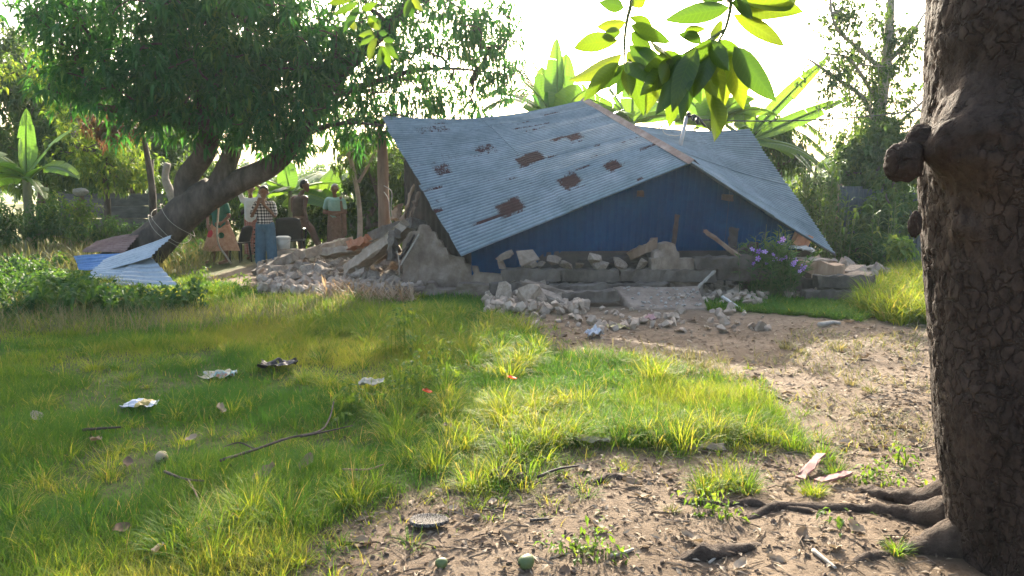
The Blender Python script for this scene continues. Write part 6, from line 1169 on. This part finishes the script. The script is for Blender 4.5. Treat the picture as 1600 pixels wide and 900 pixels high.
# printed packet: bands of colour
m, t, b, o = _new('printed_packet'); tc = t.nodes.new('ShaderNodeTexCoord'); sp = t.nodes.new('ShaderNodeSeparateXYZ'); t.links.new(tc.outputs['Object'], sp.inputs[0]); rp = _ramp(t, [(.06, .1, .35), (.36, .39, .44), (.36, .27, .07), (.36, .4, .46), (.05, .13, .4)], [0, .12, .5, .72, .9], 'CONSTANT'); t.links.new(_math(t, 'ADD', _math(t, 'MULTIPLY', sp.outputs[0], 3.4), .5), rp.inputs[0]); t.links.new(rp.outputs[0], b.inputs['Base Color']); b.inputs['Roughness'].default_value = .35
crumple('plastic_packet', 'white and blue plastic packet with yellow print lying in the grass', 'packet', GG(220, 643, .04), (.2, .17, .06), 3, m, .2, .15)
m2, t, b, o = _new('faded_bag'); n1 = _noise(t, 9, 3); rp = _ramp(t, [(.36, .3, .2), (.45, .37, .25), (.2, .34, .34), (.36, .12, .08)], [.3, .5, .58, .66]); t.links.new(n1.outputs[0], rp.inputs[0]); t.links.new(rp.outputs[0], b.inputs['Base Color']); b.inputs['Roughness'].default_value = .4
crumple('plastic_bag', 'beige and teal crumpled bag flattened in the grass', 'bag', GG(342, 590, .03), (.27, .16, .09), 8, m2, .3, .1)
crumple('plastic_bag', 'white translucent crumpled bag on the shaded dirt', 'bag', GG(928, 527, .0), (.17, .14, .16), 11, flatm('white_film', [(.34, .36, .4), (.45, .47, .5)], .3), .4, .4)
crumple('plastic_bag', 'yellow crumpled wrapper on the shaded dirt', 'wrapper', GG(965, 514, .0), (.22, .15, .09), 14, flatm('yellow_film', [(.36, .28, .1), (.43, .36, .18)], .4), .4, .2)
crumple('plastic_bag', 'small pink scrap on the shaded dirt', 'scrap', GG(1015, 502, .0), (.13, .1, .1), 17, flatm('pink_film', [(.4, .21, .2), (.46, .29, .27)], .5), .4, .2)
crumple('black_plastic', 'black torn plastic lying among grass left of centre', 'plastic sheet', GG(436, 578, .05), (.28, .2, .12), 21, flatm('black_film', [(.012, .01, .011), (.05, .04, .04)], .4), .5, .3)
crumple('pale_cloth', 'dirty white rag half sunk in the sunlit grass', 'rag', GG(582, 622, .12), (.18, .14, .06), 24, flatm('rag', [(.28, .27, .22), (.38, .36, .3)], .9), .4, .3)
crumple('bark_sheath', 'large curled pale sheath at the dirt edge beside a grass tuft', 'sheath', GG(790, 752, .03), (.2, .12, .07), 27, MAT['litter'], .4, -.3)
crumple('bark_sheath', 'long dry pale husk lying right of the tall grass', 'husk', GG(1100, 702, .01), (.24, .09, .05), 30, flatm('husk', [(.25, .19, .14), (.35, .28, .22)], .9), .3, -.2)
crumple('bark_sheath', 'pale dry husk at the front edge of the tall grass', 'husk', GG(925, 700, .04), (.2, .07, .06), 33, flatm('husk_b', [(.25, .21, .14), (.34, .3, .22)], .9), .3, -.1)
# printed disc
dc = GG(667, 822); DS = thing('pale_disc', 'pale oval lid with swirling dark scribble lying on the dirt', 'lid', dc)
m, t, b, o = _new('scribbled_lid'); wv = t.nodes.new('ShaderNodeTexWave'); wv.inputs['Scale'].default_value = 22; wv.inputs['Distortion'].default_value = 28; wv.inputs['Detail'].default_value = 3; tc = t.nodes.new('ShaderNodeTexCoord'); t.links.new(tc.outputs['Object'], wv.inputs['Vector']); rp = _ramp(t, [(.03, .027, .025), (.12, .11, .1), (.16, .148, .135)], [.25, .45, 1]); t.links.new(wv.outputs['Fac'], rp.inputs[0]); t.links.new(rp.outputs[0], b.inputs['Base Color']); b.inputs['Roughness'].default_value = .95; b.inputs['Specular IOR Level'].default_value = .08
n = 36; V_ = []
for z, s in ((.0, 1), (.018, 1), (.024, .97), (.018, .9)):
    for k in range(n): a = 2 * PI * k / n; V_.append(dc + [.088 * s * math.cos(a) * (1 + .12 * math.cos(a)), .075 * s * math.sin(a), z * .6 + .022 - .008 * math.sin(a)])
V_.append(dc + [0, 0, .034]); V_ = np.array(V_); F4_ = [[r_ * n + k, r_ * n + (k + 1) % n, (r_ + 1) * n + (k + 1) % n, (r_ + 1) * n + k] for r_ in range(3) for k in range(n)]; F3_ = [[3 * n + k, 3 * n + (k + 1) % n, 4 * n] for k in range(n)]
mk('lid_plate', V_, [np.array(F3_), np.array(F4_)], m, DS, True)
# mangoes and nuts
MG = M('green_mango_skin', [(.06, .09, .03), (.12, .16, .06)], 9, .5, .1)
def fruit(nm, label, cat, px, py, r, seed, mat, el=1.25):
    g = GG(px, py); T_ = thing(nm, label, cat, g); bm = bmesh.new(); bmesh.ops.create_icosphere(bm, subdivisions=3, radius=1); v = np.array([q_.co for q_ in bm.verts]); f = np.array([[q_.index for q_ in e_.verts] for e_ in bm.faces]); bm.free()
    v = v * (1 + .06 * (fbm(v[:, 0] * 2 + 5, v[:, 1] * 2 + 5, v[:, 2] * 2, 2, seed) - .5))[:, None]; v[:, 0] *= el; v[:, 2] += .12 * v[:, 0] ** 2; a = seed * 1.3; v = np.stack([v[:, 0] * math.cos(a) - v[:, 1] * math.sin(a), v[:, 0] * math.sin(a) + v[:, 1] * math.cos(a), v[:, 2]], -1)
    mk('flesh', v * r + g + [0, 0, r * .85], [f], mat, T_, True); tp = g + np.array([math.cos(a) * r * el, math.sin(a) * r * el, r * 1.0]); v_, f3, f4 = tube([tp - [0, 0, .004], tp + np.array([math.cos(a), math.sin(a), .6]) * r * .35], [r * .13, r * .08], 6); mk('stalk', v_, [f3, f4], MAT['bark'], T_, True)
fruit('fallen_mango', 'larger green mango lying on the dirt at the bottom edge', 'mango', 822, 888, .03, 3, MG); fruit('fallen_mango', 'smaller green mango at the bottom edge left of the other', 'mango', 690, 888, .022, 5, MG, 1.15); fruit('fallen_mango', 'small brown nut on the dirt below the pale sheath', 'nut', 745, 812, .016, 7, M('nut_brown', [(.09, .06, .045), (.17, .12, .09)], 20, .8, .3), 1.1); fruit('fallen_mango', 'pale round fruit lying alone in the left grass', 'fruit', 253, 720, .034, 9, M('pale_fruit', [(.28, .22, .13), (.38, .32, .2)], 10, .8, .3), 1.1)
# fallen branches
FB = thing('fallen_branch', 'dark forked dead branch lying in the grass left of centre', 'branch', GG(450, 700))
for nm_, pts, r0, r1 in [('stem', [(346, 745), (400, 722), (450, 703), (500, 690), (516, 668), (522, 645)], .009, .004), ('fork', [(470, 700), (510, 692), (552, 680)], .008, .003), ('fork', [(400, 722), (375, 712), (350, 720)], .006, .003)]:
    v_, f3, f4 = tube(smooth_path([GG(a, b_, .09) for a, b_ in pts], 22), np.linspace(r0, r1, 22), 7); mk(nm_, v_, [f3, f4], MAT['bark'], FB, True)
for pts, r_, mt_, lab in [([(258, 752), (290, 768), (320, 770)], .008, 'bark', 'short dark twig in the left grass with a bend'), ([(295, 768), (312, 800), (328, 848)], .006, 'wood', 'thin brown stem standing out of the near grass tuft'), ([(660, 515), (680, 507), (690, 504)], .014, 'bark', 'short dark stick poking out of the sunlit grass'), ([(535, 748), (575, 750), (600, 742)], .006, 'wood', 'pale thin stick in the grass below the forked branch'), ([(530, 853), (555, 852), (580, 853)], .01, 'litter', 'pale stick on the dirt left of the oval lid'), ([(828, 817), (845, 816), (860, 814)], .008, 'wood_dark', 'small dark stick on the dirt right of the brown nut'), ([(1085, 705), (1110, 708), (1130, 712)], .006, 'wood', 'thin stick across the long dry husk'), ([(1270, 870), (1290, 888), (1305, 900)], .01, 'rope', 'pale stick at the lower right beside the roots'), ([(955, 875), (975, 868), (990, 862)], .009, 'rope', 'short pale stick beside the low green weeds'), ([(1108, 880), (1122, 870), (1132, 855)], .006, 'rope', 'pale bent straw standing by the roots'), ([(1280, 512), (1300, 508), (1312, 510)], .03, 'rope', 'flat white stick on the shaded dirt at right'), ([(130, 690), (160, 686), (190, 684)], .01, 'bark', 'dark twig lying in the left lawn'), ([(840, 762), (870, 752), (905, 745)], .008, 'wood_dark', 'dark twig at the dirt edge below the grass'), ([(1190, 612), (1215, 622), (1235, 630)], .01, 'wood_dark', 'dark stick lying on the trodden earth')]:
    v_, f3, f4 = tube(smooth_path([GG(a, b_, r_ + (.05 if 'grass' in lab or 'lawn' in lab else .0)) for a, b_ in pts], 10), np.linspace(r_, r_ * .6, 10), 6); tag(mk('stick', v_, [f3, f4], MAT[mt_], None, True), lab, 'stick')
for pts, lab in [([(1250, 755), (1264, 740), (1282, 726)], 'pinkish strip of bark sticking up near the roots'), ([(1278, 762), (1300, 760), (1328, 757)], 'pinkish strip of bark lying flat near the roots')]:
    a, b_ = GG(*pts[0], .02), GG(*pts[2], .06); v_, f3, f4 = beam_between(a, b_, .045, .012, 8, .003, int(pts[0][0])); tag(mk('bark_strip', v_, [np.array(f3), f4], M('pink_bark', [(.22, .11, .1), (.32, .17, .15)], 14, .8, .3)), lab, 'bark')
# dry leaves big enough to tell apart
DL = []
for s in range(4):
    r = np.random.default_rng(400 + s); n = 7; V_ = []
    for k in range(n):
        q_ = k / (n - 1); wd = .3 * math.sin(PI * max(.03, min(.97, q_))) ** .8
        for a in (-1, 0, 1): V_.append([q_ - .5, a * wd, .12 * (abs(a) * r.uniform(.6, 1.6)) + .25 * (q_ - .5) ** 2 * r.uniform(.3, 1.5)])
    DL.append(mesh_from('dry_leaf', V_, [np.array([[k * 3 + a, (k + 1) * 3 + a, (k + 1) * 3 + a + 1, k * 3 + a + 1] for k in range(n - 1) for a in range(2)])], MAT['litter'], True, {'rnd': np.full(len(V_), [.2, .5, .8, 1.][s])}))
spots = [(485, 865), (560, 848), (780, 745), (770, 790), (735, 830), (985, 760), (1000, 780), (960, 745), (1195, 720), (1230, 770), (1205, 885), (1300, 865), (1360, 700), (1410, 668), (905, 740), (870, 765), (1040, 745), (1250, 845), (1330, 840), (700, 800), (640, 870), (800, 850), (1075, 850), (1150, 890), (1380, 720), (1420, 690), (840, 835), (930, 830), (880, 900), (520, 885), (1020, 690), (1320, 690)]
for k, (px, py) in enumerate(spots):
    s = rng.uniform(.05, .12); o = place('dry_leaf', DL[k % 4], GG(px + rng.uniform(-8, 8), py + rng.uniform(-5, 5), .006), (rng.normal(0, .2), rng.normal(0, .2), rng.uniform(0, 6.28)), (s, s * rng.uniform(.7, 1.3), s)); tag(o, 'curled pale brown dry leaf lying on the near dirt', 'leaf', 'dry leaves on the near dirt')
for k, (px, py) in enumerate([(190, 850), (480, 740), (345, 650), (60, 670), (200, 735), (415, 760), (300, 700), (250, 885), (700, 680), (150, 705)]):
    s = rng.uniform(.07, .13); o = place('dry_leaf', DL[k % 4], GG(px, py, .06), (rng.normal(0, .3), rng.normal(0, .3), rng.uniform(0, 6.28)), (s, s, s)); tag(o, 'brown dry leaf caught in the lawn grass', 'leaf', 'dry leaves in the lawn')
RL = ML('red_leaf_mat', [(.4, .07, .03), (.5, .12, .05)], .4, (1.3, .8, .6)); 
for px, py, lab in [(668, 645, 'red fallen leaf in the sunlit grass'), (800, 618, 'small red leaf in the tall grass near the centre')]:
    me = DL[0].copy(); me.materials.clear(); me.materials.append(RL); tag(place('red_leaf', me, GG(px, py, .14), (.2, .1, px), (.12, .12, .1)), lab, 'leaf')
for k, (px, py) in enumerate([(1105, 515), (875, 530), (840, 525), (1060, 520), (1195, 515), (1080, 505), (905, 505), (1150, 508), (1325, 505), (1180, 592), (1345, 560), (1420, 545)]):
    s = rng.uniform(.08, .15); o = place('pale_scrap', DL[(k + 3) % 4], GG(px, py, .01), (rng.normal(0, .2), 0, rng.uniform(0, 6.28)), (s, s, s)); tag(o, 'pale scrap of paper or husk on the dirt before the house', 'scrap', 'pale scraps on the yard')

# ================================================================== HAZE (sunlit morning air)
hz = [(-960, -70, -1.2), (960, -70, -1.2), (960, 1300, -1.2), (-960, 1300, -1.2), (-960, -70, 10.5), (960, -70, 10.5), (960, 1300, 10.5), (-960, 1300, 10.5)]
m = bpy.data.materials.new('sunlit_haze'); m.use_nodes = True; t = m.node_tree; t.nodes.clear(); o = t.nodes.new('ShaderNodeOutputMaterial'); pv_ = t.nodes.new('ShaderNodeVolumePrincipled')
pv_.inputs['Color'].default_value = (.74, .93, .98, 1); pv_.inputs['Density'].default_value = .0005; pv_.inputs['Anisotropy'].default_value = .45; t.links.new(pv_.outputs[0], o.inputs['Volume'])
haze = mk('haze', hz, [BOXF], m, None, False, (0, 0, 0)); stuff(haze, 'thin sunlit morning haze filling the air', 'haze')
